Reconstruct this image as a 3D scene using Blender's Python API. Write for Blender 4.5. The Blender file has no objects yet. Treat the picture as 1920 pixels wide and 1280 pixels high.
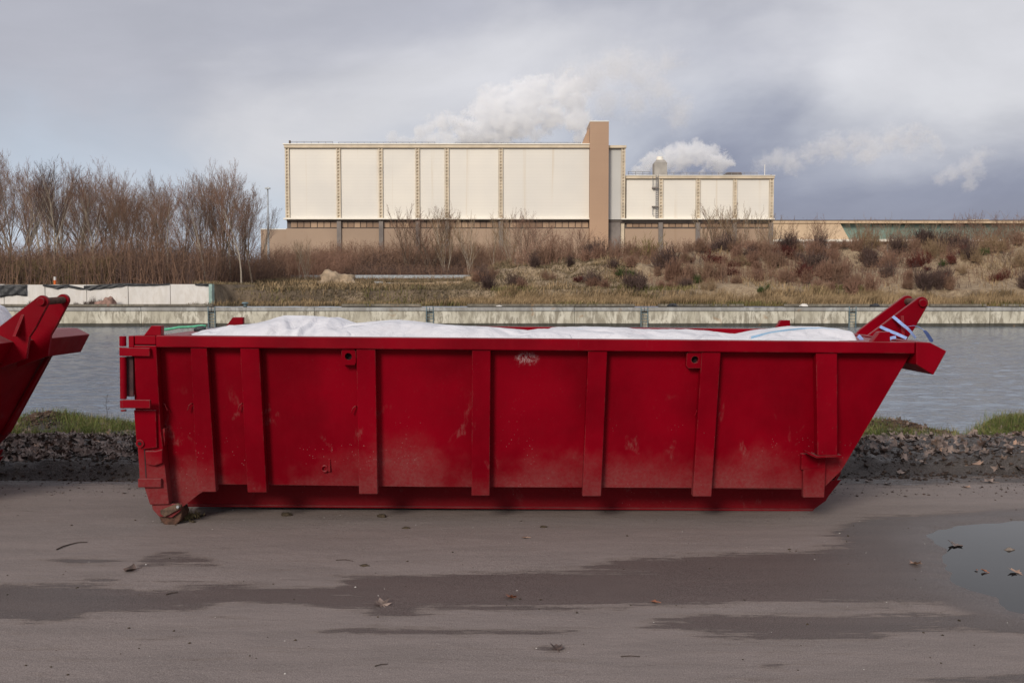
import bpy, bmesh, math, random
import numpy as np
from mathutils import Vector, Matrix, noise as mn

R = math.radians
scene = bpy.context.scene
C = scene.collection
random.seed(7)
rng = np.random.default_rng(7)

# ------------------------------------------------------------------ camera
F, CZ, PITCH = 1867.0, 1.75, R(2.91)
cam_d = bpy.data.cameras.new('camera')
cam_d.sensor_width = 36.0
cam_d.lens = 36.0 * F / 1920.0
cam_d.clip_start = 0.1
cam_d.clip_end = 6000
cam = bpy.data.objects.new('camera', cam_d)
C.objects.link(cam)
cam.location = (0, 0, CZ)
cam.rotation_euler = (R(90) - PITCH, 0, 0)
scene.camera = cam

# ------------------------------------------------------------------ render settings
scene.render.engine = 'CYCLES'
cy = scene.cycles
cy.use_denoising = True
cy.max_bounces = 14
cy.diffuse_bounces = 3
cy.glossy_bounces = 3
cy.volume_bounces = 14
cy.transparent_max_bounces = 12
cy.volume_step_rate = 0.6
cy.volume_max_steps = 256
scene.view_settings.view_transform = 'Standard'
scene.view_settings.look = 'None'
scene.view_settings.exposure = 0.38
scene.view_settings.gamma = 1.0

# ------------------------------------------------------------------ sun and sky
SUN_EL, SUN_AZ = R(27), R(-24)          # the sun stands low behind the camera, a little to the left
sun_d = bpy.data.lights.new('sun', 'SUN')
sun_d.energy = 1.95
sun_d.angle = R(16)
sun_d.color = (1.0, 0.90, 0.78)
sun = bpy.data.objects.new('sun', sun_d)
C.objects.link(sun)
sun.location = (-20, -40, 30)
sdir = Vector((math.sin(SUN_AZ) * math.cos(SUN_EL), -math.cos(SUN_AZ) * math.cos(SUN_EL), math.sin(SUN_EL)))
sun.rotation_euler = sdir.to_track_quat('Z', 'Y').to_euler()


class NT:
    """small helper for node trees"""
    def __init__(s, nt):
        s.t = nt; s.t.nodes.clear()

    def n(s, kind, **kw):
        nd = s.t.nodes.new(kind)
        for k, v in kw.items():
            if k.startswith('i_'):
                key = k[2:]
                key = int(key) if key.isdigit() else key.replace('_', ' ')
                s.put(nd.inputs[key], v)
            else:
                setattr(nd, k, v)
        return nd

    def put(s, sock, v):
        if isinstance(v, bpy.types.NodeSocket):
            s.t.links.new(v, sock)
        elif isinstance(v, (tuple, list)) and len(v) == 3 and sock.type == 'RGBA':
            sock.default_value = (*v, 1)
        else:
            sock.default_value = v

    def math(s, op, a, b=0.0, clamp=False):
        m = s.n('ShaderNodeMath', operation=op, use_clamp=clamp)
        s.put(m.inputs[0], a); s.put(m.inputs[1], b)
        return m.outputs[0]

    def mix(s, f, a, b, blend='MIX'):
        m = s.n('ShaderNodeMix', data_type='RGBA', blend_type=blend)
        s.put(m.inputs[0], f); s.put(m.inputs[6], a); s.put(m.inputs[7], b)
        return m.outputs[2]

    def ramp(s, v, lo, hi, a=0.0, b=1.0, smooth=True):
        m = s.n('ShaderNodeMapRange', interpolation_type='SMOOTHSTEP' if smooth else 'LINEAR')
        s.put(m.inputs[0], v); s.put(m.inputs[1], lo); s.put(m.inputs[2], hi)
        s.put(m.inputs[3], a); s.put(m.inputs[4], b)
        return m.outputs[0]

    def noise(s, vec, scale, detail=4.0, rough=0.55, dist=0.0):
        m = s.n('ShaderNodeTexNoise')
        s.put(m.inputs['Vector'], vec); m.inputs['Scale'].default_value = scale
        m.inputs['Detail'].default_value = detail; m.inputs['Roughness'].default_value = rough
        m.inputs['Distortion'].default_value = dist
        return m.outputs[0]

    def vscale(s, vec, sc, off=(0, 0, 0)):
        m = s.n('ShaderNodeMapping')
        s.put(m.inputs[0], vec); m.inputs['Scale'].default_value = sc; m.inputs['Location'].default_value = off
        return m.outputs[0]


world = bpy.data.worlds.new('World')
scene.world = world
world.use_nodes = True
W = NT(world.node_tree)
tc = W.n('ShaderNodeTexCoord')
d = tc.outputs['Generated']
sep = W.n('ShaderNodeSeparateXYZ', i_0=d)
sx, sz = sep.outputs[0], sep.outputs[2]
sky = W.n('ShaderNodeTexSky', sky_type='NISHITA', sun_disc=False, sun_elevation=SUN_EL,
          sun_rotation=math.pi - SUN_AZ, altitude=0, air_density=1.0, dust_density=2.0, ozone_density=1.0)
SKY_STRENGTH = 0.10
K = 1.0 / SKY_STRENGTH                    # cloud colours below are written as radiance
col = lambda r, g, b: (r * K, g * K, b * K)
flat = W.vscale(d, (1.0, 1.0, 2.6))
tilt = W.n('ShaderNodeMapping', i_0=d)
tilt.inputs['Rotation'].default_value = (0, R(-13), 0)
tilt.inputs['Scale'].default_value = (1.0, 1.0, 2.1)
tilt.inputs['Location'].default_value = (1.3, 0.4, 0.2)
band = W.noise(tilt.outputs[0], 2.1, 7, 0.50, 0.25)
puff = W.noise(flat, 4.2, 9, 0.58, 0.35)
big = W.noise(W.vscale(d, (1, 1, 2.2), (3.1, 0, 1.7)), 1.7, 3, 0.5, 0.2)
# low sky: pale blue on the left, slate on the right
lowc = W.mix(W.ramp(sx, -0.25, 0.22), col(.42, .475, .56), col(.175, .180, .250))
lowc = W.mix(W.math('MULTIPLY', W.ramp(puff, .46, .66, 0, .60), W.ramp(sx, .22, -.05, .12, 1.0)), lowc, col(.42, .45, .51))
# upper sky: mauve grey to light warm grey
high = W.mix(W.ramp(W.math('ADD', band, W.math('MULTIPLY', sx, .26)), .38, .60), col(.355, .353, .393), col(.525, .515, .535))
high = W.mix(W.ramp(big, .5, .72, 0, .40), high, col(.36, .385, .45))
elev = W.math('ADD', sz, W.math('MULTIPLY', W.math('SUBTRACT', band, .5), 0.28))
elev = W.math('ADD', elev, W.math('MULTIPLY', W.math('SUBTRACT', puff, .5), 0.05))
f_hi = W.ramp(elev, W.ramp(sx, -.1, .3, .065, .10), .20)
cl = W.mix(f_hi, lowc, high)
shade = W.ramp(puff, .3, .7, .95, 1.13, smooth=False)
hsv = W.n('ShaderNodeHueSaturation', i_Color=cl)
W.put(hsv.inputs['Value'], shade)
full = W.mix(0.90, sky.outputs[0], hsv.outputs[0])
bg = W.n('ShaderNodeBackground', i_Color=full, i_Strength=SKY_STRENGTH)
out = W.n('ShaderNodeOutputWorld')
W.t.links.new(bg.outputs[0], out.inputs[0])


# ------------------------------------------------------------------ geometry helpers
_c, _s = math.cos(PITCH), math.sin(PITCH)


def ray(px, py):
    u = -(py - 640) / F
    return Vector(((px - 960) / F, _c + _s * u, -_s + _c * u))


def at(px, py, Y):
    """world point seen in the photograph at px, py when it lies at distance Y"""
    r = ray(px, py)
    return Vector((0, 0, CZ)) + r * (Y / r.y)


def ground_at(px, py, z=0.0):
    r = ray(px, py)
    return Vector((0, 0, CZ)) + r * ((z - CZ) / r.z)


_tab = rng.random((8, 256, 256))


def vnoise(x, y, k=0):
    x = np.asarray(x, float); y = np.asarray(y, float)
    ix, iy = np.floor(x).astype(int), np.floor(y).astype(int)
    fx, fy = x - ix, y - iy
    fx = fx * fx * (3 - 2 * fx); fy = fy * fy * (3 - 2 * fy)
    t = _tab[k % 8]
    a = t[ix & 255, iy & 255]; b = t[(ix + 1) & 255, iy & 255]
    c = t[ix & 255, (iy + 1) & 255]; e = t[(ix + 1) & 255, (iy + 1) & 255]
    return (a * (1 - fx) + b * fx) * (1 - fy) + (c * (1 - fx) + e * fx) * fy


def fbm(x, y, f=1.0, oct=4, k=0, gain=.5):
    s = 0.0; a = 1.0; tot = 0.0
    for i in range(oct):
        s = s + a * vnoise(np.asarray(x) * f + 17.3 * i, np.asarray(y) * f + 9.1 * i, k + i)
        tot += a; a *= gain; f *= 2.03
    return s / tot - .5


def sstep(v, lo, hi):
    t = np.clip((np.asarray(v, float) - lo) / (hi - lo), 0, 1)
    return t * t * (3 - 2 * t)


class MB:
    def __init__(s): s.v = []; s.f = []; s.m = []

    def add(s, vs, fs, mi=0):
        b = len(s.v)
        s.v.extend([tuple(p) for p in vs])
        for f in fs:
            s.f.append(tuple(b + i for i in f)); s.m.append(mi)
        return s

    def box(s, x0, x1, y0, y1, z0, z1, mi=0):
        vs = [(x0, y0, z0), (x1, y0, z0), (x1, y1, z0), (x0, y1, z0), (x0, y0, z1), (x1, y0, z1), (x1, y1, z1), (x0, y1, z1)]
        return s.add(vs, [(0, 3, 2, 1), (4, 5, 6, 7), (0, 1, 5, 4), (1, 2, 6, 5), (2, 3, 7, 6), (3, 0, 4, 7)], mi)

    def prism(s, front, back, mi=0):
        """closed solid between two matching outlines"""
        n = len(front)
        fs = [tuple(range(n)), tuple(range(2 * n - 1, n - 1, -1))]
        fs += [(i, n + i, n + (i + 1) % n, (i + 1) % n) for i in range(n)]
        return s.add(list(front) + list(back), fs, mi)

    def tube(s, pts, rad, n=8, caps=True, mi=0):
        pts = [Vector(p) for p in pts]
        rad = rad if isinstance(rad, (list, tuple)) else [rad] * len(pts)
        vs = []
        for i, p in enumerate(pts):
            t = (pts[min(i + 1, len(pts) - 1)] - pts[max(i - 1, 0)]).normalized()
            a = t.orthogonal().normalized() if i == 0 else (a - t * a.dot(t)).normalized()
            b = t.cross(a)
            for k in range(n):
                an = 2 * math.pi * k / n
                vs.append(p + (a * math.cos(an) + b * math.sin(an)) * rad[i])
        fs = []
        for i in range(len(pts) - 1):
            for k in range(n):
                k2 = (k + 1) % n
                fs.append((i * n + k, i * n + k2, (i + 1) * n + k2, (i + 1) * n + k))
        if caps:
            fs.append(tuple(range(n - 1, -1, -1)))
            fs.append(tuple((len(pts) - 1) * n + k for k in range(n)))
        return s.add(vs, fs, mi)

    def mesh(s, name, mats, smooth=False):
        me = bpy.data.meshes.new(name)
        me.from_pydata(s.v, [], s.f)
        mats = mats if isinstance(mats, (list, tuple)) else [mats]
        for m in mats: me.materials.append(m)
        if len(mats) > 1: me.polygons.foreach_set('material_index', s.m)
        me.validate()
        if smooth: me.polygons.foreach_set('use_smooth', [True] * len(me.polygons))
        bm = bmesh.new(); bm.from_mesh(me); bmesh.ops.recalc_face_normals(bm, faces=bm.faces); bm.to_mesh(me); bm.free()
        return me


def tri_mesh(name, verts, tris, mat, smooth=False, uvcol=None):
    """fast mesh from numpy arrays (n,3) and (m,k)"""
    me = bpy.data.meshes.new(name)
    k = tris.shape[1]
    me.vertices.add(len(verts)); me.vertices.foreach_set('co', np.ascontiguousarray(verts, np.float32).ravel())
    me.loops.add(tris.size); me.loops.foreach_set('vertex_index', np.ascontiguousarray(tris, np.int32).ravel())
    me.polygons.add(len(tris)); me.polygons.foreach_set('loop_start', np.arange(0, tris.size, k, dtype=np.int32))
    if smooth: me.polygons.foreach_set('use_smooth', [True] * len(tris))
    me.update(calc_edges=True)
    me.materials.append(mat)
    if uvcol is not None:
        for nm, arr in uvcol.items():
            at_ = me.attributes.new(nm, 'FLOAT', 'POINT')
            at_.data.foreach_set('value', np.ascontiguousarray(arr, np.float32))
    return me


def link(name, me, parent=None, loc=None, rot=None, scale=None):
    o = bpy.data.objects.new(name, me)
    C.objects.link(o)
    if parent is not None: o.parent = parent
    if loc is not None: o.location = loc
    if rot is not None: o.rotation_euler = rot
    if scale is not None: o.scale = scale if isinstance(scale, (tuple, list)) else (scale,) * 3
    return o


def tag(o, label=None, cat=None, group=None, kind=None):
    if label: o['label'] = label
    if cat: o['category'] = cat
    if group: o['group'] = group
    if kind: o['kind'] = kind
    return o


def thing(name, label, cat, loc=(0, 0, 0), rot=(0, 0, 0), group=None):
    o = link(name, None, None, loc, rot)
    return tag(o, label, cat, group)


def copy_tree(o, parent=None):
    c = o.copy(); C.objects.link(c)
    if parent is not None:
        c.parent = parent
    for ch in list(o.children):
        copy_tree(ch, c)
    return c


def bevel(o, w=.005, seg=1, ang=40):
    m = o.modifiers.new('edge', 'BEVEL'); m.width = w; m.segments = seg; m.limit_method = 'ANGLE'; m.angle_limit = R(ang)
    return o


def grid_mesh(name, xs, ys, zf, mat, attrs=None, smooth=True):
    X, Y = np.meshgrid(xs, ys)
    Z = zf(X, Y)
    v = np.stack([X.ravel(), Y.ravel(), Z.ravel()], 1)
    nx, ny = len(xs), len(ys)
    i = np.arange(nx * ny).reshape(ny, nx)
    q = np.stack([i[:-1, :-1].ravel(), i[:-1, 1:].ravel(), i[1:, 1:].ravel(), i[1:, :-1].ravel()], 1)
    at_ = {k: f(X, Y).ravel() for k, f in (attrs or {}).items()}
    return tri_mesh(name, v, q, mat, smooth, at_)


# ------------------------------------------------------------------ materials
def new_mat(name):
    m = bpy.data.materials.new(name); m.use_nodes = True
    N = NT(m.node_tree)
    b = N.n('ShaderNodeBsdfPrincipled')
    o = N.n('ShaderNodeOutputMaterial')
    N.t.links.new(b.outputs[0], o.inputs[0])
    return m, N, b


def simple(name, c, rough=.8, var=.25, scale=3.0, bump=0.0, bscale=40.0, metallic=0.0, spec=.4, c2=None, coord='Object', vec_scale=(1, 1, 1)):
    m, N, b = new_mat(name)
    v = N.n('ShaderNodeTexCoord').outputs[coord]
    v = N.vscale(v, vec_scale)
    n = N.noise(v, scale, 5, .6)
    lo = tuple(x * (1 - var) for x in c); hi = c2 or tuple(min(1, x * (1 + var)) for x in c)
    N.put(b.inputs['Base Color'], N.mix(N.ramp(n, .3, .7), lo, hi))
    b.inputs['Roughness'].default_value = rough
    b.inputs['Metallic'].default_value = metallic
    b.inputs['Specular IOR Level'].default_value = spec
    if bump:
        bp = N.n('ShaderNodeBump', i_Strength=.6, i_Distance=bump, i_Height=N.noise(v, bscale, 4, .6))
        N.put(b.inputs['Normal'], bp.outputs[0])
    return m


def make_red_paint():
    m, N, b = new_mat('red_paint')
    tcn = N.n('ShaderNodeTexCoord'); v = tcn.outputs['Object']
    s3 = N.n('ShaderNodeSeparateXYZ', i_0=v); x, y, z = s3.outputs
    geo = N.n('ShaderNodeNewGeometry'); nz = N.n('ShaderNodeSeparateXYZ', i_0=geo.outputs['Normal']).outputs[2]
    nbig = N.noise(v, 1.6, 4, .55)
    nmid = N.noise(v, 7, 6, .65)
    nfine = N.noise(v, 45, 4, .7)
    base = N.mix(N.ramp(nbig, .3, .7), (.150, .0001, .0052), (.228, .0003, .0080))
    base = N.mix(N.ramp(N.noise(N.vscale(v, (9, 9, .7)), 3, 4, .6), .5, .8, 0, .25), base, (.20, .003, .010))
    # road dust settled towards the ground, in uneven clouds
    zz = N.math('ADD', z, N.math('MULTIPLY', N.math('SUBTRACT', nbig, .5), -1.1))
    zz = N.math('ADD', zz, N.math('MULTIPLY', N.math('SUBTRACT', nmid, .5), -.35))
    dust = N.math('MULTIPLY', N.ramp(zz, .58, .12), N.ramp(z, .80, .45))
    dust = N.math('MULTIPLY', dust, N.ramp(nfine, .25, .7, .45, .85))
    dust = N.math('MULTIPLY', dust, N.ramp(N.math('ABSOLUTE', y), .56, .70, .22, 1.0))  # dust thinned on the inset skid rails, painting their shade into the colour
    dcol = N.mix(nfine, (.125, .062, .058), (.215, .12, .11))
    c1 = N.mix(N.math('MULTIPLY', dust, .54), base, dcol)
    # dusty scuffs on the raised ribs
    sc = N.ramp(N.noise(N.vscale(v, (2.6, 1, 1.5), (4, 0, 2.2)), 2.1, 3, .6, .4), .60, .70)
    sc = N.math('MULTIPLY', sc, N.ramp(N.noise(N.vscale(v, (30, 30, 8)), 2.5, 5, .7), .38, .62, 0, .24))
    sc = N.math('MULTIPLY', sc, N.ramp(z, 1.05, .8))
    c1 = N.mix(sc, c1, (.27, .15, .135))
    # fine upright scratches and chips
    st = N.ramp(N.noise(N.vscale(v, (60, 60, 2.5)), 2.2, 3, .6), .71, .76)
    c1 = N.mix(N.math('MULTIPLY', st, .3), c1, (.24, .06, .07))
    vor = N.n('ShaderNodeTexVoronoi', i_Vector=v, i_Scale=38.0)
    vor.inputs['Randomness'].default_value = 1.0
    chip = N.ramp(vor.outputs['Distance'], .13, .09)
    chip = N.math('MULTIPLY', chip, N.ramp(N.noise(v, 3.1, 3, .5), .53, .63))
    chip = N.math('MULTIPLY', chip, N.ramp(z, .95, .5, .12, 1.0))
    c1 = N.mix(N.math('MULTIPLY', chip, .42), c1, (.40, .28, .27))
    bv_ = N.n('ShaderNodeBevel', i_Radius=.006); bv_.samples = 4
    dt = N.n('ShaderNodeVectorMath', operation='DOT_PRODUCT'); N.t.links.new(bv_.outputs[0], dt.inputs[0]); N.t.links.new(geo.outputs['Normal'], dt.inputs[1])
    edge = N.math('MULTIPLY', N.ramp(dt.outputs['Value'], .985, .90), N.ramp(N.noise(v, 6, 5, .7), .46, .60))
    c1 = N.mix(N.math('MULTIPLY', edge, .6), c1, (.17, .085, .075))
    # faded and dusty upward faces
    top = N.math('MULTIPLY', N.ramp(nz, .35, .9), N.ramp(nmid, .3, .65, .45, .95))
    c1 = N.mix(top, c1, N.mix(nfine, (.17, .055, .058), (.30, .13, .13)))
    # one chalky white scrape beside the fifth rib
    def blob(cx, cz, rx, rz):
        a = N.math('POWER', N.math('DIVIDE', N.math('SUBTRACT', x, cx), rx), 2)
        c_ = N.math('POWER', N.math('DIVIDE', N.math('SUBTRACT', z, cz), rz), 2)
        return N.math('SQRT', N.math('ADD', a, c_))
    w1 = N.math('ADD', blob(.085, 1.235, .10, .06), N.math('MULTIPLY', N.math('SUBTRACT', N.noise(v, 16, 4, .7), .5), 1.6))
    w1 = N.math('MULTIPLY', N.ramp(w1, 1.0, .3), N.ramp(N.noise(N.vscale(v, (1, 1, .45)), 80, 4, .8), .42, .60))
    w1 = N.math('MULTIPLY', w1, N.ramp(y, -.9, -1.0))
    c1 = N.mix(N.math('MULTIPLY', w1, .7), c1, (.45, .33, .34))
    N.put(b.inputs['Base Color'], c1)
    N.put(b.inputs['Roughness'], N.math('ADD', N.ramp(nmid, .3, .7, .34, .48), N.math('MULTIPLY', dust, .35)))
    b.inputs['Specular IOR Level'].default_value = .07
    h = N.math('ADD', N.math('MULTIPLY', N.noise(v, 2.2, 2, .5), 1.0), N.math('MULTIPLY', nfine, .03))
    bp = N.n('ShaderNodeBump', i_Strength=.5, i_Distance=.012, i_Height=h)
    N.put(b.inputs['Normal'], bp.outputs[0])
    return m


M = {}
M['red'] = make_red_paint()
M['rust'] = simple('rusty_steel', (.075, .035, .022), .8, .5, 20, .002, 60)
M['rust_dust'] = simple('dusty_steel', (.10, .062, .042), .85, .45, 25, .002, 60)
M['black_void'] = simple('shadowed_hole', (.01, .006, .006), .9)
M['dark_steel'] = simple('dark_steel', (.05, .018, .02), .75, .4, 9)


def make_fabric():
    m, N, b = new_mat('white_woven_fabric')
    v = N.n('ShaderNodeTexCoord').outputs['Object']
    n = N.noise(v, 3, 5, .6)
    c = N.mix(N.ramp(n, .35, .7), (.61, .615, .66), (.71, .715, .76))
    dirt = N.ramp(N.noise(N.vscale(v, (1, 1, 2)), 4.5, 5, .65, .5), .60, .74, 0, .35)
    c = N.mix(dirt, c, (.42, .34, .38))
    N.put(b.inputs['Base Color'], c)
    b.inputs['Roughness'].default_value = .7
    b.inputs['Specular IOR Level'].default_value = .2
    b.inputs['Sheen Weight'].default_value = .1
    h = N.math('ADD', N.math('MULTIPLY', N.noise(N.vscale(v, (1, 1.8, 1)), 7, 5, .6, 1.6), .55), N.math('MULTIPLY', N.noise(v, 150, 2, .5), .02))
    wpn = N.n('ShaderNodeTexNoise', i_Vector=v, i_Scale=2.2)
    wv = N.n('ShaderNodeVectorMath', operation='ADD'); N.t.links.new(N.vscale(v, (1.2, 1.6, 1.0)), wv.inputs[0]); N.t.links.new(wpn.outputs['Color'], wv.inputs[1])
    ve = N.n('ShaderNodeTexVoronoi', feature='DISTANCE_TO_EDGE', i_Vector=wv.outputs[0], i_Scale=1.7)
    h = N.math('ADD', h, N.math('MULTIPLY', N.ramp(ve.outputs['Distance'], 0.0, .22), .55))
    N.put(b.inputs['Normal'], N.n('ShaderNodeBump', i_Strength=.8, i_Distance=.035, i_Height=h).outputs[0])
    return m


M['fabric'] = make_fabric()
M['blue_thread'] = simple('blue_stitching', (.20, .42, .62), .7)
M['blue_strap'] = simple('pale_blue_webbing', (.25, .36, .66), .65, .2, 30)
M['navy_strap'] = simple('dark_blue_webbing', (.03, .055, .16), .6, .2, 30)
M['green_net'] = simple('green_cord', (.10, .42, .26), .6, .2, 30)


def make_ground(name, dry, wetc, mud):
    m, N, b = new_mat(name)
    v = N.n('ShaderNodeTexCoord').outputs['Object']
    wet = N.n('ShaderNodeAttribute', attribute_name='wet').outputs['Fac']
    soil = N.n('ShaderNodeAttribute', attribute_name='soil').outputs['Fac']
    soak = N.n('ShaderNodeAttribute', attribute_name='soak').outputs['Fac']
    lng = N.noise(N.vscale(v, (.5, 2.2, 1)), 2.3, 6, .65, .3)
    mid = N.noise(N.vscale(v, (1, 2.0, 1)), 9, 6, .7)
    strk = N.noise(N.vscale(v, (.22, 2.4, 1)), 5.5, 8, .72, .25)
    grain = N.noise(v, 150, 4, .85)
    grit = N.noise(v, 62, 3, .7)
    c = N.mix(N.ramp(lng, .32, .68), tuple(x * .86 for x in dry), tuple(x * 1.10 for x in dry))
    c = N.mix(N.ramp(N.noise(N.vscale(v, (.35, 1.6, 1), (3, 1, 0)), 5, 8, .75, .2), .56, .72, 0, .55), c, (.115, .085, .072))
    c = N.mix(N.ramp(N.noise(v, 34, 5, .8), .60, .72, 0, .35), c, (.07, .052, .045))
    # wet patches with ragged edges
    e = N.math('ADD', wet, N.math('MULTIPLY', N.math('SUBTRACT', mid, .5), .8))
    e = N.math('ADD', e, N.math('MULTIPLY', N.math('SUBTRACT', strk, .5), 2.3))
    e = N.math('ADD', e, N.math('MULTIPLY', N.math('SUBTRACT', N.noise(N.vscale(v, (.5, 2.6, 1)), 21, 6, .8), .5), .9))
    wf = N.math('MAXIMUM', N.ramp(e, .36, .62), N.ramp(soak, .0, .5))
    halo = N.math('MULTIPLY', N.ramp(e, .12, .36), N.ramp(e, .60, .36))
    c = N.mix(N.math('MULTIPLY', halo, .35), c, (.16, .115, .085))
    c = N.mix(N.math('MULTIPLY', wf, .95), c, N.mix(N.ramp(lng, .3, .7), tuple(x * .82 for x in wetc), tuple(x * 1.2 for x in wetc)))
    # mud and soil
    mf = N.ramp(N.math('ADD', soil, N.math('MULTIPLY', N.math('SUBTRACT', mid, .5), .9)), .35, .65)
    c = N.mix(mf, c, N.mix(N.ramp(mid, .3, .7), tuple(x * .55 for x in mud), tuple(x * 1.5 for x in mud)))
    # dark grit specks and pale grains
    c = N.mix(N.ramp(grit, .66, .74, 0, .45), c, (.035, .028, .026))
    c = N.mix(N.ramp(grain, .36, .66, 0, 1), N.mix(.36, c, (0, 0, 0)), N.mix(.24, c, (.55, .5, .48)))
    N.put(b.inputs['Base Color'], c)
    rgh = N.math('SUBTRACT', .93, N.math('MULTIPLY', wf, .33))
    sk = N.ramp(N.math('ADD', soak, N.math('MULTIPLY', N.math('SUBTRACT', lng, .5), .5)), .1, .9)
    rgh = N.math('SUBTRACT', rgh, N.math('MULTIPLY', mf, .25))
    N.put(b.inputs['Roughness'], N.math('SUBTRACT', rgh, N.math('MULTIPLY', sk, .08)))
    b.inputs['Specular IOR Level'].default_value = .35
    h = N.math('ADD', N.math('MULTIPLY', mid, .6), N.math('ADD', N.math('MULTIPLY', grain, .12), N.math('MULTIPLY', grit, .16)))
    h = N.math('MULTIPLY', h, N.math('SUBTRACT', 1.0, N.math('MULTIPLY', wf, .45)))
    h = N.math('MULTIPLY', h, N.math('SUBTRACT', 1.0, N.math('MULTIPLY', soak, .85)))
    h = N.math('ADD', h, N.math('MULTIPLY', N.math('MULTIPLY', mf, N.noise(v, 24, 6, .7)), 1.6))
    N.put(b.inputs['Normal'], N.n('ShaderNodeBump', i_Strength=.75, i_Distance=.022, i_Height=h).outputs[0])
    return m


M['road'] = make_ground('gritty_road', (.218, .180, .166), (.055, .038, .033), (.045, .032, .027))
M['verge'] = make_ground('muddy_verge', (.17, .13, .115), (.056, .040, .033), (.017, .0105, .0075))  # dark wet mud, deepened to paint in the shade of the ridge's near face


def make_water(name, base, rough, s1, s2, dist, strength=1.0):
    m, N, b = new_mat(name)
    v = N.n('ShaderNodeTexCoord').outputs['Object']
    b.inputs['Base Color'].default_value = (*base, 1)
    b.inputs['Roughness'].default_value = rough
    b.inputs['IOR'].default_value = 1.38
    b.inputs['Specular IOR Level'].default_value = .5
    n1 = N.noise(N.vscale(v, (.42, 1, 1)), s1, 4, .6, .6)
    n2 = N.noise(N.vscale(v, (.6, 1, 1)), s2, 3, .6, .3)
    h = N.math('ADD', n1, N.math('MULTIPLY', n2, .35))
    N.put(b.inputs['Normal'], N.n('ShaderNodeBump', i_Strength=strength, i_Distance=dist, i_Height=h).outputs[0])
    return m


M['river'] = make_water('river_water', (.120, .158, .212), .10, 5.0, 14.0, .03)
M['puddle'] = make_water('puddle_water', (.016, .015, .015), .05, 3, 9, .0008, .4)
M['puddle'].node_tree.nodes['Principled BSDF'].inputs['Specular IOR Level'].default_value = .20


def make_concrete(name, lo, hi, stain, sc=1.0, grime=.6):
    m, N, b = new_mat(name)
    v = N.n('ShaderNodeTexCoord').outputs['Object']
    z = N.n('ShaderNodeSeparateXYZ', i_0=v).outputs[2]
    n = N.noise(v, .5 * sc, 4, .6)
    n2 = N.noise(N.vscale(v, (1, 1, .35)), 2.6 * sc, 6, .7, .5)
    n3 = N.noise(v, 6 * sc, 5, .75)
    c = N.mix(N.ramp(n, .35, .65), lo, hi)
    g = N.math('MULTIPLY', N.ramp(n2, .43, .60), N.ramp(n, .3, .6, .4, 1.0))
    c = N.mix(N.math('MULTIPLY', g, grime), c, stain)
    c = N.mix(N.ramp(n3, .60, .75, 0, .35), c, tuple(x * .5 for x in stain))
    c = N.mix(N.ramp(N.noise(v, 1.1 * sc, 3, .5, .6), .66, .75, 0, .45), c, (.30, .17, .08))
    N.put(b.inputs['Base Color'], c)
    b.inputs['Roughness'].default_value = .9
    N.put(b.inputs['Normal'], N.n('ShaderNodeBump', i_Strength=.5, i_Distance=.02, i_Height=n3).outputs[0])
    return m


M['quay'] = make_concrete('quay_concrete', (.46, .43, .34), (.63, .60, .50), (.20, .175, .13), 1.0, .85)
M['quay_cap'] = make_concrete('quay_cap_concrete', (.29, .28, .26), (.40, .40, .38), (.16, .15, .13))
M['quay_wet'] = make_concrete('waterline_concrete', (.06, .055, .045), (.09, .085, .07), (.03, .03, .02))
M['curb'] = make_concrete('mossy_curb', (.15, .135, .11), (.24, .22, .18), (.06, .055, .04))
M['white_wall'] = make_concrete('pale_concrete', (.64, .625, .60), (.72, .70, .67), (.50, .46, .40), 1, .35)
M['galv'] = simple('galvanised_steel', (.40, .43, .45), .5, .2, 4, metallic=.3)
M['ladder'] = simple('ladder_steel', (.11, .16, .18), .6, .3, 6)
M['black_sheet'] = simple('black_ground_sheet', (.028, .030, .034), .5, .4, 4, .03, 9, spec=.4)
M['pinkstone'] = simple('reddish_stone', (.26, .16, .13), .9, .35, 4, .03, 12)
M['orange'] = simple('orange_plastic', (.75, .16, .03), .5)
M['white_plastic'] = simple('white_plastic', (.8, .78, .74), .5)
M['greenpole'] = simple('pale_green_steel', (.25, .36, .33), .6)


def make_terrain():
    m, N, b = new_mat('sandy_terrain')
    v = N.n('ShaderNodeTexCoord').outputs['Object']
    sand = N.n('ShaderNodeAttribute', attribute_name='sand').outputs['Fac']
    n = N.noise(v, .35, 5, .65)
    n2 = N.noise(v, 2.2, 6, .7)
    n3 = N.noise(v, 9, 4, .7)
    c = N.mix(N.ramp(n2, .3, .7), (.26, .185, .115), (.47, .36, .235))
    soil = N.mix(N.ramp(n, .35, .65), (.095, .070, .045), (.21, .155, .100))
    soil = N.mix(N.ramp(n2, .58, .72, 0, .45), soil, (.075, .078, .030))
    sf = N.ramp(N.math('ADD', sand, N.math('MULTIPLY', N.math('SUBTRACT', n2, .5), .8)), .35, .65)
    c = N.mix(sf, soil, c)
    c = N.mix(N.ramp(n3, .35, .6, .35, 0), c, (.08, .055, .035))
    c = N.mix(N.ramp(n3, .70, .76, 0, .6), c, (.48, .42, .34))
    N.put(b.inputs['Base Color'], c)
    b.inputs['Roughness'].default_value = .95
    N.put(b.inputs['Normal'], N.n('ShaderNodeBump', i_Strength=.9, i_Distance=.25, i_Height=N.math('ADD', n2, N.math('MULTIPLY', n3, .4))).outputs[0])
    return m


M['terrain'] = make_terrain()


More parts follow.
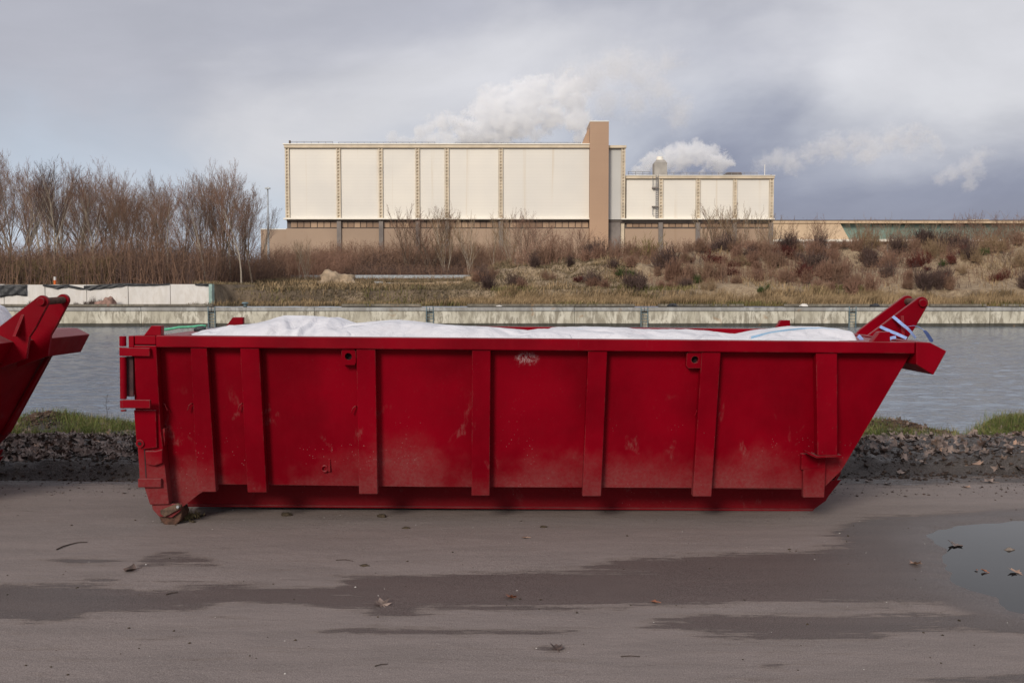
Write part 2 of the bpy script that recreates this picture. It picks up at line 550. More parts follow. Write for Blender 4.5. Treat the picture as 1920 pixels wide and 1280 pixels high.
def make_tint(name, lo, hi, rough=.85, trans=0.0):
    """colour that varies from object to object and inside it"""
    m, N, b = new_mat(name)
    oi = N.n('ShaderNodeObjectInfo').outputs['Random']
    v = N.n('ShaderNodeTexCoord').outputs['Object']
    n = N.noise(v, 1.3, 3, .6)
    f = N.math('ADD', N.math('MULTIPLY', oi, .55), N.math('MULTIPLY', N.ramp(n, .3, .7), .45))
    N.put(b.inputs['Base Color'], N.mix(f, lo, hi))
    b.inputs['Roughness'].default_value = rough
    b.inputs['Specular IOR Level'].default_value = .2
    return m


M['bark'] = make_tint('brown_bark', (.11, .082, .060), (.23, .185, .145))
M['pale_bark'] = make_tint('pale_birch_bark', (.26, .22, .17), (.42, .36, .29))
M['twig'] = make_tint('russet_twigs', (.145, .088, .060), (.27, .165, .115))
M['twig_dark'] = make_tint('dark_twigs', (.065, .042, .038), (.135, .090, .076))
M['twig_rust'] = make_tint('rust_twigs', (.17, .095, .066), (.28, .165, .118))
M['twig_tan'] = make_tint('tan_twigs', (.20, .135, .080), (.31, .22, .135))
M['twig_red'] = make_tint('red_brown_twigs', (.075, .020, .018), (.13, .04, .03))
M['twig_yellow'] = make_tint('ochre_twigs', (.17, .14, .055), (.26, .21, .09))
M['leaf_green'] = make_tint('green_leaves', (.050, .070, .022), (.085, .11, .040))
M['drygrass'] = simple('dry_grass', (.27, .185, .095), .9, .4, .8, c2=(.42, .30, .17))
M['olivegrass'] = simple('olive_grass', (.11, .105, .03), .9, .35, .8, c2=(.20, .17, .065))
M['browngrass'] = simple('brown_grass', (.13, .10, .055), .9, .35, .8, c2=(.25, .19, .11))
M['grass'] = simple('green_grass', (.085, .125, .024), .85, .35, 2.5, c2=(.18, .21, .055))
M['straw'] = simple('straw_grass', (.19, .15, .065), .9, .35, 2.5, c2=(.30, .24, .12))
M['leaf_dull'] = simple('dull_dead_leaf', (.13, .092, .075), .65, .45, 14, c2=(.30, .225, .19), spec=.5)
M['leaf_dark'] = simple('dark_dead_leaf', (.060, .040, .034), .6, .45, 14, c2=(.12, .08, .065), spec=.5)
M['leaf_tan'] = simple('tan_dead_leaf', (.34, .22, .16), .7, .3, 20)
M['leaf_orange'] = simple('orange_dead_leaf', (.30, .12, .065), .7, .3, 20)
M['stick'] = simple('dark_stick', (.055, .040, .033), .85, .4, 30)
M['clod'] = simple('dark_clod', (.050, .036, .022), .95, .5, 30, .01, 60)
M['stone'] = simple('grey_brown_stone', (.20, .165, .14), .85, .35, 12, .006, 40)
M['mudclod'] = simple('wet_mud_clod', (.032, .020, .0145), .8, .5, 14, .01, 40, c2=(.078, .052, .040), spec=.3)
M['dirt'] = simple('heaped_brown_soil', (.085, .052, .035), .95, .4, 9, .02, 30)
M['sandheap'] = simple('pale_heaped_sand', (.33, .25, .17), .95, .4, 1.5, .15, 4)


def make_cladding(name, c, c2, line=.92, period=.62, streak=.2):
    m, N, b = new_mat(name)
    v = N.n('ShaderNodeTexCoord').outputs['Object']
    s3 = N.n('ShaderNodeSeparateXYZ', i_0=v)
    z = s3.outputs[2]
    fr = N.math('FRACT', N.math('DIVIDE', z, period))
    ln = N.math('MULTIPLY', N.ramp(fr, 0.0, .10, 1, 0), 1.0)
    n = N.noise(v, .045, 3, .6, .3)
    col_ = N.mix(N.ramp(n, .35, .65), c, c2)
    rowv = N.n('ShaderNodeTexWhiteNoise', noise_dimensions='1D')
    N.put(rowv.inputs['W'], N.math('FLOOR', N.math('DIVIDE', z, period)))
    col_ = N.mix(N.math('MULTIPLY', rowv.outputs[0], .06), col_, tuple(x * .75 for x in c))
    st = N.ramp(N.noise(N.vscale(v, (1.2, 1.2, .03)), .5, 4, .6), .60, .72, 0, streak)
    col_ = N.mix(st, col_, tuple(x * k for x, k in zip(c, (.86, .74, .58))))
    col_ = N.mix(N.math('MULTIPLY', ln, (1 - line) * .5), col_, (.35, .27, .19))
    N.put(b.inputs['Base Color'], col_)
    b.inputs['Roughness'].default_value = .55
    N.put(b.inputs['Normal'], N.n('ShaderNodeBump', i_Strength=.15, i_Distance=.03, i_Height=fr).outputs[0])
    return m


M['clad'] = make_cladding('cream_cladding', (.70, .68, .63), (.80, .765, .685), .72, .62, .4)
M['clad_grey'] = make_cladding('grey_cladding', (.50, .50, .48), (.56, .56, .54), .8)
M['trim'] = simple('cream_trim', (.62, .53, .40), .6, .12, .4)
M['trim_light'] = simple('pale_ledge', (.86, .82, .72), .5, .05, .4)
M['lattice'] = simple('beige_column', (.63, .55, .43), .7, .12, .6)
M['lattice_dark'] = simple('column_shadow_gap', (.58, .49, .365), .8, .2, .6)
M['brick'] = make_cladding('tan_brick', (.40, .26, .17), (.46, .30, .195), .86, .42, .1)
M['plinth'] = make_cladding('brown_plinth', (.33, .235, .165), (.40, .285, .20), .9, 1.1, .3)
M['plinth_grey'] = simple('grey_pier', (.21, .185, .17), .8, .25, .3)
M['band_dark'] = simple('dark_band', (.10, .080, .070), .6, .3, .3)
M['roofing'] = simple('dark_roof_unit', (.10, .075, .065), .7, .3, .5)
M['rail'] = simple('roof_rail', (.22, .22, .23), .6, .2, 1)
M['duct'] = simple('grey_duct', (.36, .34, .31), .5, .15, .7)


def make_pane():
    m, N, b = new_mat('brown_window_pane')
    oi = N.n('ShaderNodeObjectInfo').outputs['Random']
    N.put(b.inputs['Base Color'], N.mix(oi, (.22, .14, .09), (.46, .32, .21)))
    b.inputs['Roughness'].default_value = .25
    return m


M['pane'] = make_pane()
M['green_glass'] = simple('sea_green_glazing', (.16, .25, .215), .3, .2, .12, c2=(.26, .36, .31))
M['far_cream'] = simple('far_cream_wall', (.62, .47, .32), .7, .12, .1)
M['far_white'] = simple('far_white_wall', (.68, .68, .68), .6, .12, .1)
M['far_blue'] = simple('far_blue_grey', (.30, .37, .47), .6, .15, .2)
M['far_red'] = simple('far_red', (.30, .05, .04), .6, .15, .2)


# ------------------------------------------------------------------ near ground
def poly_world(pts, z=0.0):
    return np.array([[*ground_at(px, py, z)][:2] for px, py in pts])


def sdist(X, Y, P):
    """signed distance to a polygon, positive inside"""
    n = len(P)
    inside = np.zeros(X.shape, bool)
    dmin = np.full(X.shape, 1e9)
    for i in range(n):
        x0, y0 = P[i]; x1, y1 = P[(i + 1) % n]
        dx, dy = x1 - x0, y1 - y0
        t = np.clip(((X - x0) * dx + (Y - y0) * dy) / (dx * dx + dy * dy + 1e-12), 0, 1)
        dmin = np.minimum(dmin, np.hypot(X - (x0 + t * dx), Y - (y0 + t * dy)))
        if abs(dy) > 1e-9:
            c_ = ((y0 > Y) != (y1 > Y)) & (X < (x1 - x0) * (Y - y0) / dy + x0)
            inside ^= c_
    return np.where(inside, dmin, -dmin)


WET = [
    [(-400, 1110), (0, 1099), (140, 1098), (260, 1112), (420, 1098), (560, 1106), (640, 1103), (690, 1112), (760, 1128), (700, 1138), (560, 1128), (430, 1124), (340, 1140), (200, 1138), (80, 1162), (0, 1152), (-400, 1150)],
    [(640, 1085), (760, 1079), (960, 1076), (1120, 1071), (1230, 1075), (1128, 1062), (1150, 1052), (1300, 1046), (1400, 1040), (1500, 1036), (1560, 1026), (1580, 1012), (1545, 1005), (1590, 985), (1640, 974), (1720, 968), (1920, 960), (2300, 950),
     (2300, 1160), (1920, 1140), (1780, 1128), (1600, 1125), (1400, 1128), (1200, 1130), (1040, 1134), (900, 1133), (780, 1134), (745, 1146), (700, 1146), (670, 1130), (600, 1122), (640, 1098)],
    [(1235, 1166), (1340, 1158), (1500, 1160), (1700, 1158), (1920, 1152), (2300, 1150), (2300, 1195), (1920, 1180), (1760, 1172), (1620, 1192), (1450, 1190), (1320, 1180)],
]
FAINT = [
    [(590, 1182), (700, 1172), (820, 1174), (900, 1178), (1080, 1182), (1000, 1190), (860, 1192), (720, 1188)],
    [(270, 1042), (330, 1030), (400, 1046), (420, 1062), (330, 1060), (260, 1062)],
    [(60, 1048), (140, 1044), (230, 1052), (150, 1056)],
    [(1690, 1275), (1900, 1262), (2300, 1262), (2300, 1290), (1700, 1290)],
    [(1010, 1212), (1055, 1210), (1058, 1224), (1020, 1226)],
    [(1425, 1244), (1465, 1244), (1468, 1253), (1428, 1254)],
    [(160, 1084), (205, 1081), (210, 1088), (170, 1092)],
]
PUDDLE = [(1742, 1003), (1762, 990), (1800, 982), (1850, 976), (1920, 972), (2050, 965), (2400, 960), (2400, 1160), (2000, 1165), (1920, 1146), (1880, 1136), (1858, 1116), (1810, 1100), (1782, 1086), (1790, 1068), (1770, 1050), (1768, 1028), (1752, 1018)]
WETW = [poly_world(p) for p in WET]
FAINTW = [poly_world(p) for p in FAINT]
PUDW = poly_world(PUDDLE)


def wet_field(X, Y):
    w = np.zeros(X.shape)
    jx = fbm(X, Y, 1.3, 4, 2) * .25
    for P in WETW:
        w = np.maximum(w, sstep(sdist(X + jx, Y + fbm(X, Y, 2.2, 4, 5) * .10, P), -.20, .16))
    for P in FAINTW:
        w = np.maximum(w, .58 * sstep(sdist(X + jx * .3, Y, P), -.06, .05))
    # damp along the foot of the verge behind the skips
    w = np.maximum(w, .75 * sstep(Y + fbm(X, Y, .8, 4, 1) * 1.1 - .16 * (X - 3) * (X > 3), 8.55, 9.3))
    return w


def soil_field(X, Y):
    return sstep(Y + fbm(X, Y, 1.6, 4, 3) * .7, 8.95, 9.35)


def near_h(X, Y):
    z = .006 * fbm(X, Y, .9, 4, 1)
    z = z - .035 * sstep(sdist(X + fbm(X, Y, 1.6, 4, 2) * .28, Y + fbm(X, Y, 3.5, 4, 4) * .10, PUDW), -.14, .20) + .010 * fbm(X, Y * 1.6, 5, 4, 3) * sstep(sdist(X, Y, PUDW), -.4, -.05)
    # tyre-worn mud at the verge foot
    m1 = sstep(Y, 8.8, 9.3)
    z = z + m1 * (.03 * fbm(X * .7, Y * 3, 1.6, 4, 2) - .012)
    # ploughed-up ridge of mud and leaves
    wob = fbm(X, X * 0, .45, 3, 6) * .35
    right = sstep(X, 2.0, 4.0)
    y0 = 9.42 + wob * .6 + right * .32
    face = sstep(Y, y0, y0 + .16)
    back = 1 - sstep(Y, 11.05 + wob, 11.8 + wob)
    rh = .085 + .02 * right + .04 * fbm(X, Y, .5, 3, 3)
    lump = fbm(X, Y * 1.5, 1.5, 5, 4, .58)
    z = z + face * back * (rh + .13 * lump) - .035 * np.exp(-((Y - y0 + .08) / .10) ** 2) * m1
    z = z + (.055 * fbm(X, Y, 3.6, 3, 7, .6) + .040 * fbm(X, Y, 9, 4, 5, .65)) * face
    # grassy lip of the bank
    lip = sstep(Y, 11.9, 12.6)
    z = z + lip * (-.02 + .09 * fbm(X, Y, .7, 4, 7))
    z = z + .19 * np.exp(-(((X + 6.1) / .34) ** 2 + ((Y - 12.9) / .40) ** 2))
    z = z + .10 * np.exp(-(((X - 4.95) / .6) ** 2 + ((Y - 12.6) / .5) ** 2))
    z = z + .12 * sstep(X, 5.9, 6.5) * lip
    z = z - .30 * np.exp(-(((X - 5.62) / .33) ** 2)) * sstep(Y, 12.1, 12.9)
    drop = sstep(Y + fbm(X, X * 0, .8, 3, 1) * .8, 13.0, 14.6)
    z = z * (1 - drop) - 2.2 * drop
    return z


xs_f = np.arange(-7.2, 7.2001, .03)
xs_far = np.concatenate([np.geomspace(2500, 8, 26) * -1, xs_f, np.geomspace(8, 2500, 26)])
ys_road = np.concatenate([np.linspace(-60, 2, 12), np.linspace(2.4, 3.6, 5), np.arange(3.68, 9.301, .03)])
ys_verge = np.arange(9.298, 13.2, .03)
ys_verge = np.concatenate([ys_verge, np.arange(13.2, 15.4, .15)])
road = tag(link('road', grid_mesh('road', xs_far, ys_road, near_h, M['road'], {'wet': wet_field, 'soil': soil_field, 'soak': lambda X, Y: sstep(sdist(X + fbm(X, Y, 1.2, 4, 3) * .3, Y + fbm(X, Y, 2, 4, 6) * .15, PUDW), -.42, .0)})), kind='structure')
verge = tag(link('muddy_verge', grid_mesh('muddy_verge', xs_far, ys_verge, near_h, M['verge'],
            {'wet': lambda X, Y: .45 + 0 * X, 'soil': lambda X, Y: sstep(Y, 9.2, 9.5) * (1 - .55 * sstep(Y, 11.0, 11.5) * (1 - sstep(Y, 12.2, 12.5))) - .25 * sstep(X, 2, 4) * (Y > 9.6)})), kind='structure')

pm = MB(); P_ = [(p[0], p[1], -.0135) for p in poly_world([(1690, 1012), (1740, 965), (1920, 955), (2500, 940), (2500, 1190), (1920, 1175), (1830, 1160), (1740, 1080)])]
pm.add(P_, [tuple(range(len(P_)))])
puddle = tag(link('puddle', pm.mesh('puddle', M['puddle'])), kind='structure')

WL = -0.80
def river_h(X, Y):
    a_ = np.clip(1 - (np.abs(X) - 38) / 6, 0, 1)
    w = .050 * fbm(X * .55, Y, 1.7, 4, 1, .62) + .030 * fbm(X * .5 + Y * .25, Y, 4.3, 2, 5) + .02 * fbm(X, Y, .25, 2, 3)
    return WL + a_ * w


xw = np.concatenate([-np.geomspace(2500, 46, 10), np.arange(-44, 44.01, .14), np.geomspace(46, 2500, 10)])
yw = np.geomspace(12.5, 71.6, 460)
river = tag(link('river', grid_mesh('river', xw, yw, river_h, M['river'])), kind='structure')

# ------------------------------------------------------------------ far bank
QY = 71.0
QZ = at(960, 576, QY).z


def mound_top(X, Y):
    """height of the sandy mound on the right bank"""
    pxl = 960 + X / np.maximum(Y, 1) * F
    prof = np.interp(pxl, [860, 900, 930, 990, 1060, 1140, 1180, 1240, 1270, 1330, 1400, 1440, 1520, 1620, 1700, 1760, 1920, 2200, 2600],
                     [0, .25, .5, .62, .78, .93, .86, .88, .93, .84, .95, .88, .86, .92, 1.02, 1.10, 1.12, 1.1, 1.0])
    return prof


def far_h(X, Y):
    z = QZ + .05 + 0 * X
    # general rise behind the quay
    z = z + (1.15 * sstep(Y + fbm(X, Y, .5, 4, 2) * 3.0, 76.4, 78.6) + .40 * sstep(Y, 79, 88)) * sstep(X, -22.5, -22.1) + .35 * sstep(Y, 90, 120)
    # behind the white wall the ground is level with its top
    z = np.where(X < -22.2, QZ + .05 + 1.62 * sstep(Y, 74.3, 74.6) + .5 * sstep(Y, 90, 120), z)
    mid = (X > -22.0) & (Y > 74)
    z = z + mid * .5 * fbm(X, Y, .22, 5, 2) * sstep(Y, 75, 79)
    # long dark bank behind the guard rail
    z = z + 3.6 * sstep(Y + fbm(X, Y, .05, 3, 4) * 6, 122, 140) * sstep(X, -34, -24) * (1 - .5 * sstep(Y, 150, 170))
    # mound
    pr = mound_top(X, Y)
    rise = sstep(Y + fbm(X, Y, .16, 3, 1) * 7, 75.8, 94)
    fall = 1 - sstep(Y, 103, 128)
    ridged = 1 - np.abs(fbm(X, Y, .11, 3, 6)) * 4
    h = 3.5 * pr * (rise ** 1.0) * (.80 + .20 * ridged)
    h = h + pr * rise * (3.4 * (np.abs(fbm(X, Y, .10, 4, 3)) * 2.2 - .35) + 3.4 * fbm(X, Y, .22, 5, 6) + 1.0 * fbm(X, Y, .8, 4, 5))
    z = z + np.maximum(h, 0) * fall * (pr > 0)
    z = z + .06 * fbm(X, Y, 1.2, 3, 2)
    return z


def sand_field(X, Y):
    pr = mound_top(X, Y)
    s_ = .72 * (pr > .15) * sstep(Y, 75.5, 79) * (1 - sstep(Y, 100, 110)) + .7 * fbm(X, Y, .12, 4, 2) * (pr > .1)
    mid = (X > -22) & (X < 0) & (Y < 90)
    s_ = s_ + mid * (.35 + 1.1 * fbm(X, Y, .25, 4, 5))
    return s_


xf = np.concatenate([-np.geomspace(2500, 92, 16), np.arange(-90, 90.1, .5), np.geomspace(92, 2500, 16)])
yf = np.concatenate([[QY + .35], np.arange(72, 110, .4), np.arange(110, 170, 2.0), np.geomspace(172, 5000, 22)])
farb = tag(link('far_bank', grid_mesh('far_bank', xf, yf, far_h, M['terrain'], {'sand': sand_field})), kind='structure')


def far_z(x, y):
    return float(far_h(np.array([float(x)]), np.array([float(y)]))[0])


# quay wall: cap, panels, waterline, curb, ladders
quay = thing('quay_wall', 'long stained concrete quay wall along the far side of the water', 'quay wall', (0, QY, 0))
joints = [-900, -600, -330, -60, 265, 397, 590, 806, 1077, 1208, 1490, 1598, 1856, 2100, 2400, 2800]
LAD = [397, 806, 1208, 1598]
Zb, Zt = WL - .6, at(960, 583, QY).z
Zc = QZ
for i in range(len(joints) - 1):
    x0 = at(joints[i], 600, QY).x + (.27 if joints[i] in LAD else .012)
    x1 = at(joints[i + 1], 600, QY).x - (.27 if joints[i + 1] in LAD else .012)
    b_ = MB().box(x0, x1, (i % 3) * .004, .5, WL + .22, Zt - .01)
    bevel(link('wall_panel', b_.mesh('wall_panel', M['quay']), quay), .02)
    b_ = MB().box(x0 - .0, x1 + .0, .03, .5, Zb, WL + .22 - .003)
    link('waterline_strip', b_.mesh('waterline_strip', M['quay_wet']), quay)
    cp = MB().box(x0 - (.25 if joints[i] in LAD else 0), x1 + (.25 if joints[i + 1] in LAD else 0), -.06, 1.6, Zt, Zc + random.uniform(-.008, .012))
    bevel(link('coping', cp.mesh('coping', M['quay_cap']), quay), .02)
for x in LAD:
    X = at(x, 600, QY).x
    link('ladder_niche', MB().box(X - .268, X + .268, .30, .52, Zb, Zt - .004).mesh('ladder_niche', M['quay']), quay)
qr = MB().box(at(-3000, 600, QY).x, at(-903, 600, QY).x, .0, 1.6, Zb, Zc).box(at(2803, 600, QY).x, at(5000, 600, QY).x, .0, 1.6, Zb, Zc)
link('far_panel', qr.mesh('far_panel', M['quay']), quay)
for i, x in enumerate(LAD):
    p = at(x, 583, QY)
    lo = ['beside the end of the white wall', 'behind the middle of the white heaped bags', 'behind the skip rim between two sandy shrubs', 'just before the lifting hook']
    la = ['steel ladder set in the quay wall below the end of the white wall',
          'steel ladder in the quay wall behind the long low white bag',
          'steel ladder in the quay wall behind the blue stitched bag at the skip centre',
          'steel ladder in the quay wall beside the lifting hook plates of the red skip'][i]
    t = thing('wall_ladder', la, 'ladder', (p.x, QY, 0), group='ladders in the quay wall')
    for s_ in (-1, 1):
        link('ladder_rail', MB().box(s_ * .24 - .028, s_ * .24 + .028, -.10, -.03, WL - .3, Zc + .06).mesh('ladder_rail', M['ladder']), t)
    rm_ = MB().box(-.21, .21, -.08, -.05, -.015, .015).mesh('rung', M['ladder'])
    for k in range(6):
        link('rung', rm_, t, (0, 0, WL + .1 + k * .22))
# dark curb stones on the quay edge, in broken lengths
curbs = [(-300, 398), (640, 790), (876, 1190), (1235, 1395), (1470, 1700), (1745, 1850), (1880, 2200)]
for k, (a, b2) in enumerate(curbs):
    A, B_ = at(a, 570, QY + 1.7).x, at(b2, 570, QY + 1.7).x
    o = bevel(link('curb_stone', MB().box(A, B_, 0, .35, -.05, .20).mesh('curb_stone', M['curb']), None, (0, QY + 1.7, QZ)), .02)
    tag(o, ['dark curb length along the foot of the white wall', 'short dark curb length under the olive grass', 'long dark curb length under the tall dry grass at the mound foot',
            'dark curb length between the third ladder and a pale stone', 'dark curb length behind the lifting hook', 'short dark curb length under the dry grass beyond the hook', 'dark curb length running out past the red skip nose'][k],
        'curb', 'curb lengths on the quay edge')

# white retaining wall with black sheeting
ww = thing('retaining_wall', 'low white concrete panel wall standing on the quay before the wood', 'wall', (0, 74, 0))
wj = [-300, -220, -142, -65, 7, 84, 162, 240, 319, 392]
wt = [533, 533, 533, 533, 534, 534, 534, 533, 533, 533]
for i in range(len(wj) - 1):
    a, b2 = at(wj[i], 533, 74), at(wj[i + 1], 533, 74)
    o = link('wall_panel', MB().box(a.x + .02, b2.x - .02, (i % 2) * .01, .22, QZ - .2, at(200, wt[i], 74).z).mesh('wall_panel', M['white_wall']), ww)
    bevel(o, .02)
a, b2 = at(392, 533, 74), at(398, 533, 74)
link('end_post', MB().box(a.x, b2.x, -.1, .5, QZ - .2, a.z + .02).mesh('end_post', M['greenpole']), ww)


def draped(name, topline, botline, Y, label, sag=.04):
    """loose sheet hanging over the wall: top and bottom outlines in photo positions"""
    n = 60
    tx = [p[0] for p in topline]
    xs = np.linspace(min(tx), max(tx), n)
    v = []; nr = 8
    for j in range(nr):
        for x in xs:
            t = np.interp(x, *zip(*topline)); b3 = np.interp(x, *zip(*botline))
            py = t + (b3 - t) * j / (nr - 1)
            w = at(x, py, Y)
            v.append((w.x, Y - .06 - .07 * abs(mn.noise(Vector((x * .11, py * .2, 1)))) - .03 * math.sin(x * .31 + j), w.z))
    for x in xs:      # lap over the top
        t = np.interp(x, *zip(*topline)); w = at(x, t, Y)
        v.append((w.x, Y + .30, w.z + .03))
    v = np.array(v)
    rows = [nr] + list(range(nr))
    q = []
    for a_, b_ in zip(rows[:-1], rows[1:]):
        for i in range(n - 1):
            q.append((a_ * n + i, a_ * n + i + 1, b_ * n + i + 1, b_ * n + i))
    me = tri_mesh(name, v, np.array(q), M['black_sheet'], True)
    o = link(name, me)
    s_ = o.modifiers.new('thick', 'SOLIDIFY'); s_.thickness = .012
    return tag(o, label, 'sheet', 'black sheets on the white wall')


draped('plastic_sheet', [(-60, 535), (10, 534.5), (51, 534.5)], [(-60, 552), (0, 557), (14, 555), (30, 553), (51, 555)], 74, 'wide square of black sheet hanging over the wall beside the hook of the cut-off skip')
draped('plastic_sheet', [(81, 534), (105, 535), (127, 534), (155, 540), (160, 541)], [(81, 536), (95, 539), (108, 542), (128, 538), (140, 541), (155, 543), (160, 542)], 74, 'short sagging black sheet on the white wall behind the orange post')
draped('plastic_sheet', [(158, 536), (185, 534.5), (210, 533), (236, 532), (265, 533), (300, 533.5), (318, 532)], [(158, 541), (168, 544), (185, 542), (210, 540), (236, 536), (265, 536), (300, 535), (318, 533)], 74, 'longest sagging black sheet along the top of the white wall above the boulder')
draped('plastic_sheet', [(366, 533), (380, 533), (393, 533)], [(366, 534.5), (380, 536), (393, 536)], 74, 'small black scrap of sheet at the end corner of the white wall')

# marker post, boulder
p = at(103, 535, 76)
t = thing('marker_post', 'slim orange and white marker post behind the white wall', 'post', (p.x, 76, far_z(p.x, 76)))
h = at(103, 519, 76).z - far_z(p.x, 76)
link('lower_sleeve', MB().tube([(0, 0, -.1), (0, 0, h * .55)], .09, 8).mesh('lower_sleeve', M['orange']), t)
link('upper_sleeve', MB().tube([(0, 0, h * .55), (0, 0, h)], .085, 8).mesh('upper_sleeve', M['white_plastic']), t)


def rock(name, loc, size, mat, label, cat='rock', seed=0, rough=.35, sub=3, group=None, squash=1.0):
    bm = bmesh.new(); bmesh.ops.create_icosphere(bm, subdivisions=sub, radius=1)
    for v in bm.verts:
        q = v.co.copy()
        n = mn.noise(q * 1.3 + Vector((seed, 0, 0))) + .5 * mn.noise(q * 3.1 + Vector((0, seed, 0)))
        v.co = q * (1 + rough * n)
        v.co.x *= size[0]; v.co.y *= size[1]; v.co.z *= size[2]
        if v.co.z < -size[2] * .3: v.co.z = -size[2] * .3
    me = bpy.data.meshes.new(name); bm.to_mesh(me); bm.free(); me.materials.append(mat)
    if sub > 2: me.polygons.foreach_set('use_smooth', [True] * len(me.polygons))
    o = link(name, me, None, loc)
    return tag(o, label, cat, group)


bp_ = at(205, 572, 73.2)
rock('boulder', (bp_.x - .35, 73.2, QZ + .08), (.75, .5, .42), M['pinkstone'], 'low sloping side of reddish stone lying against the bigger boulder', 'boulder', 3)
rock('boulder', (bp_.x, 73.1, QZ + .12), (.48, .4, .62), M['pinkstone'], 'reddish boulder on the quay in front of the white wall', 'boulder', 5)

# ------------------------------------------------------------------ the roll-off skip
SK_LOC = Vector((0, 8.4, .022)); SK_TILT, SK_YAW = .0090, .006
SK_M = Matrix.Translation(SK_LOC) @ Matrix.Rotation(SK_YAW, 4, 'Z') @ Matrix.Rotation(SK_TILT, 4, 'Y')
SK_I = SK_M.inverted()
_o = SK_I @ Vector((0, 0, CZ))


def L(px, py, pl):
    """photo point -> (x, z) on the skip's own plane y = pl, or y = pl[0] + pl[1] * (1.3 - z)"""
    r = SK_I.to_3x3() @ ray(px, py)
    y0, k = pl if isinstance(pl, tuple) else (pl, 0.0)
    # o.y + t r.y = y0 + k (1.3 - o.z - t r.z)
    t = (y0 + k * (1.3 - _o.z) - _o.y) / (r.y + k * r.z)
    p = _o + r * t
    return (p.x, p.z)


RIM = -1.245
PAN = (-1.150, .180)        # side sheet
RIB = (-1.228, .180)        # face of the ribs


def pl_y(pl, z):
    return pl[0] + pl[1] * (1.3 - z) if isinstance(pl, tuple) else pl


def slab(pts, pl, t, side=1):
    f = [(x, side * pl_y(pl, z), z) for x, z in pts]
    b_ = [(x, side * (pl_y(pl, z) + t), z) for x, z in pts]
    return f, b_


def skip_part(name, mb, root, mat='red', bv=.005, label=None, parent=None):
    o = link(name, mb.mesh(name, M[mat]) if isinstance(mb, MB) else mb, parent or root)
    if bv: bevel(o, bv, 2 if bv > .004 else 1)
    if label: o['label'] = label
    return o


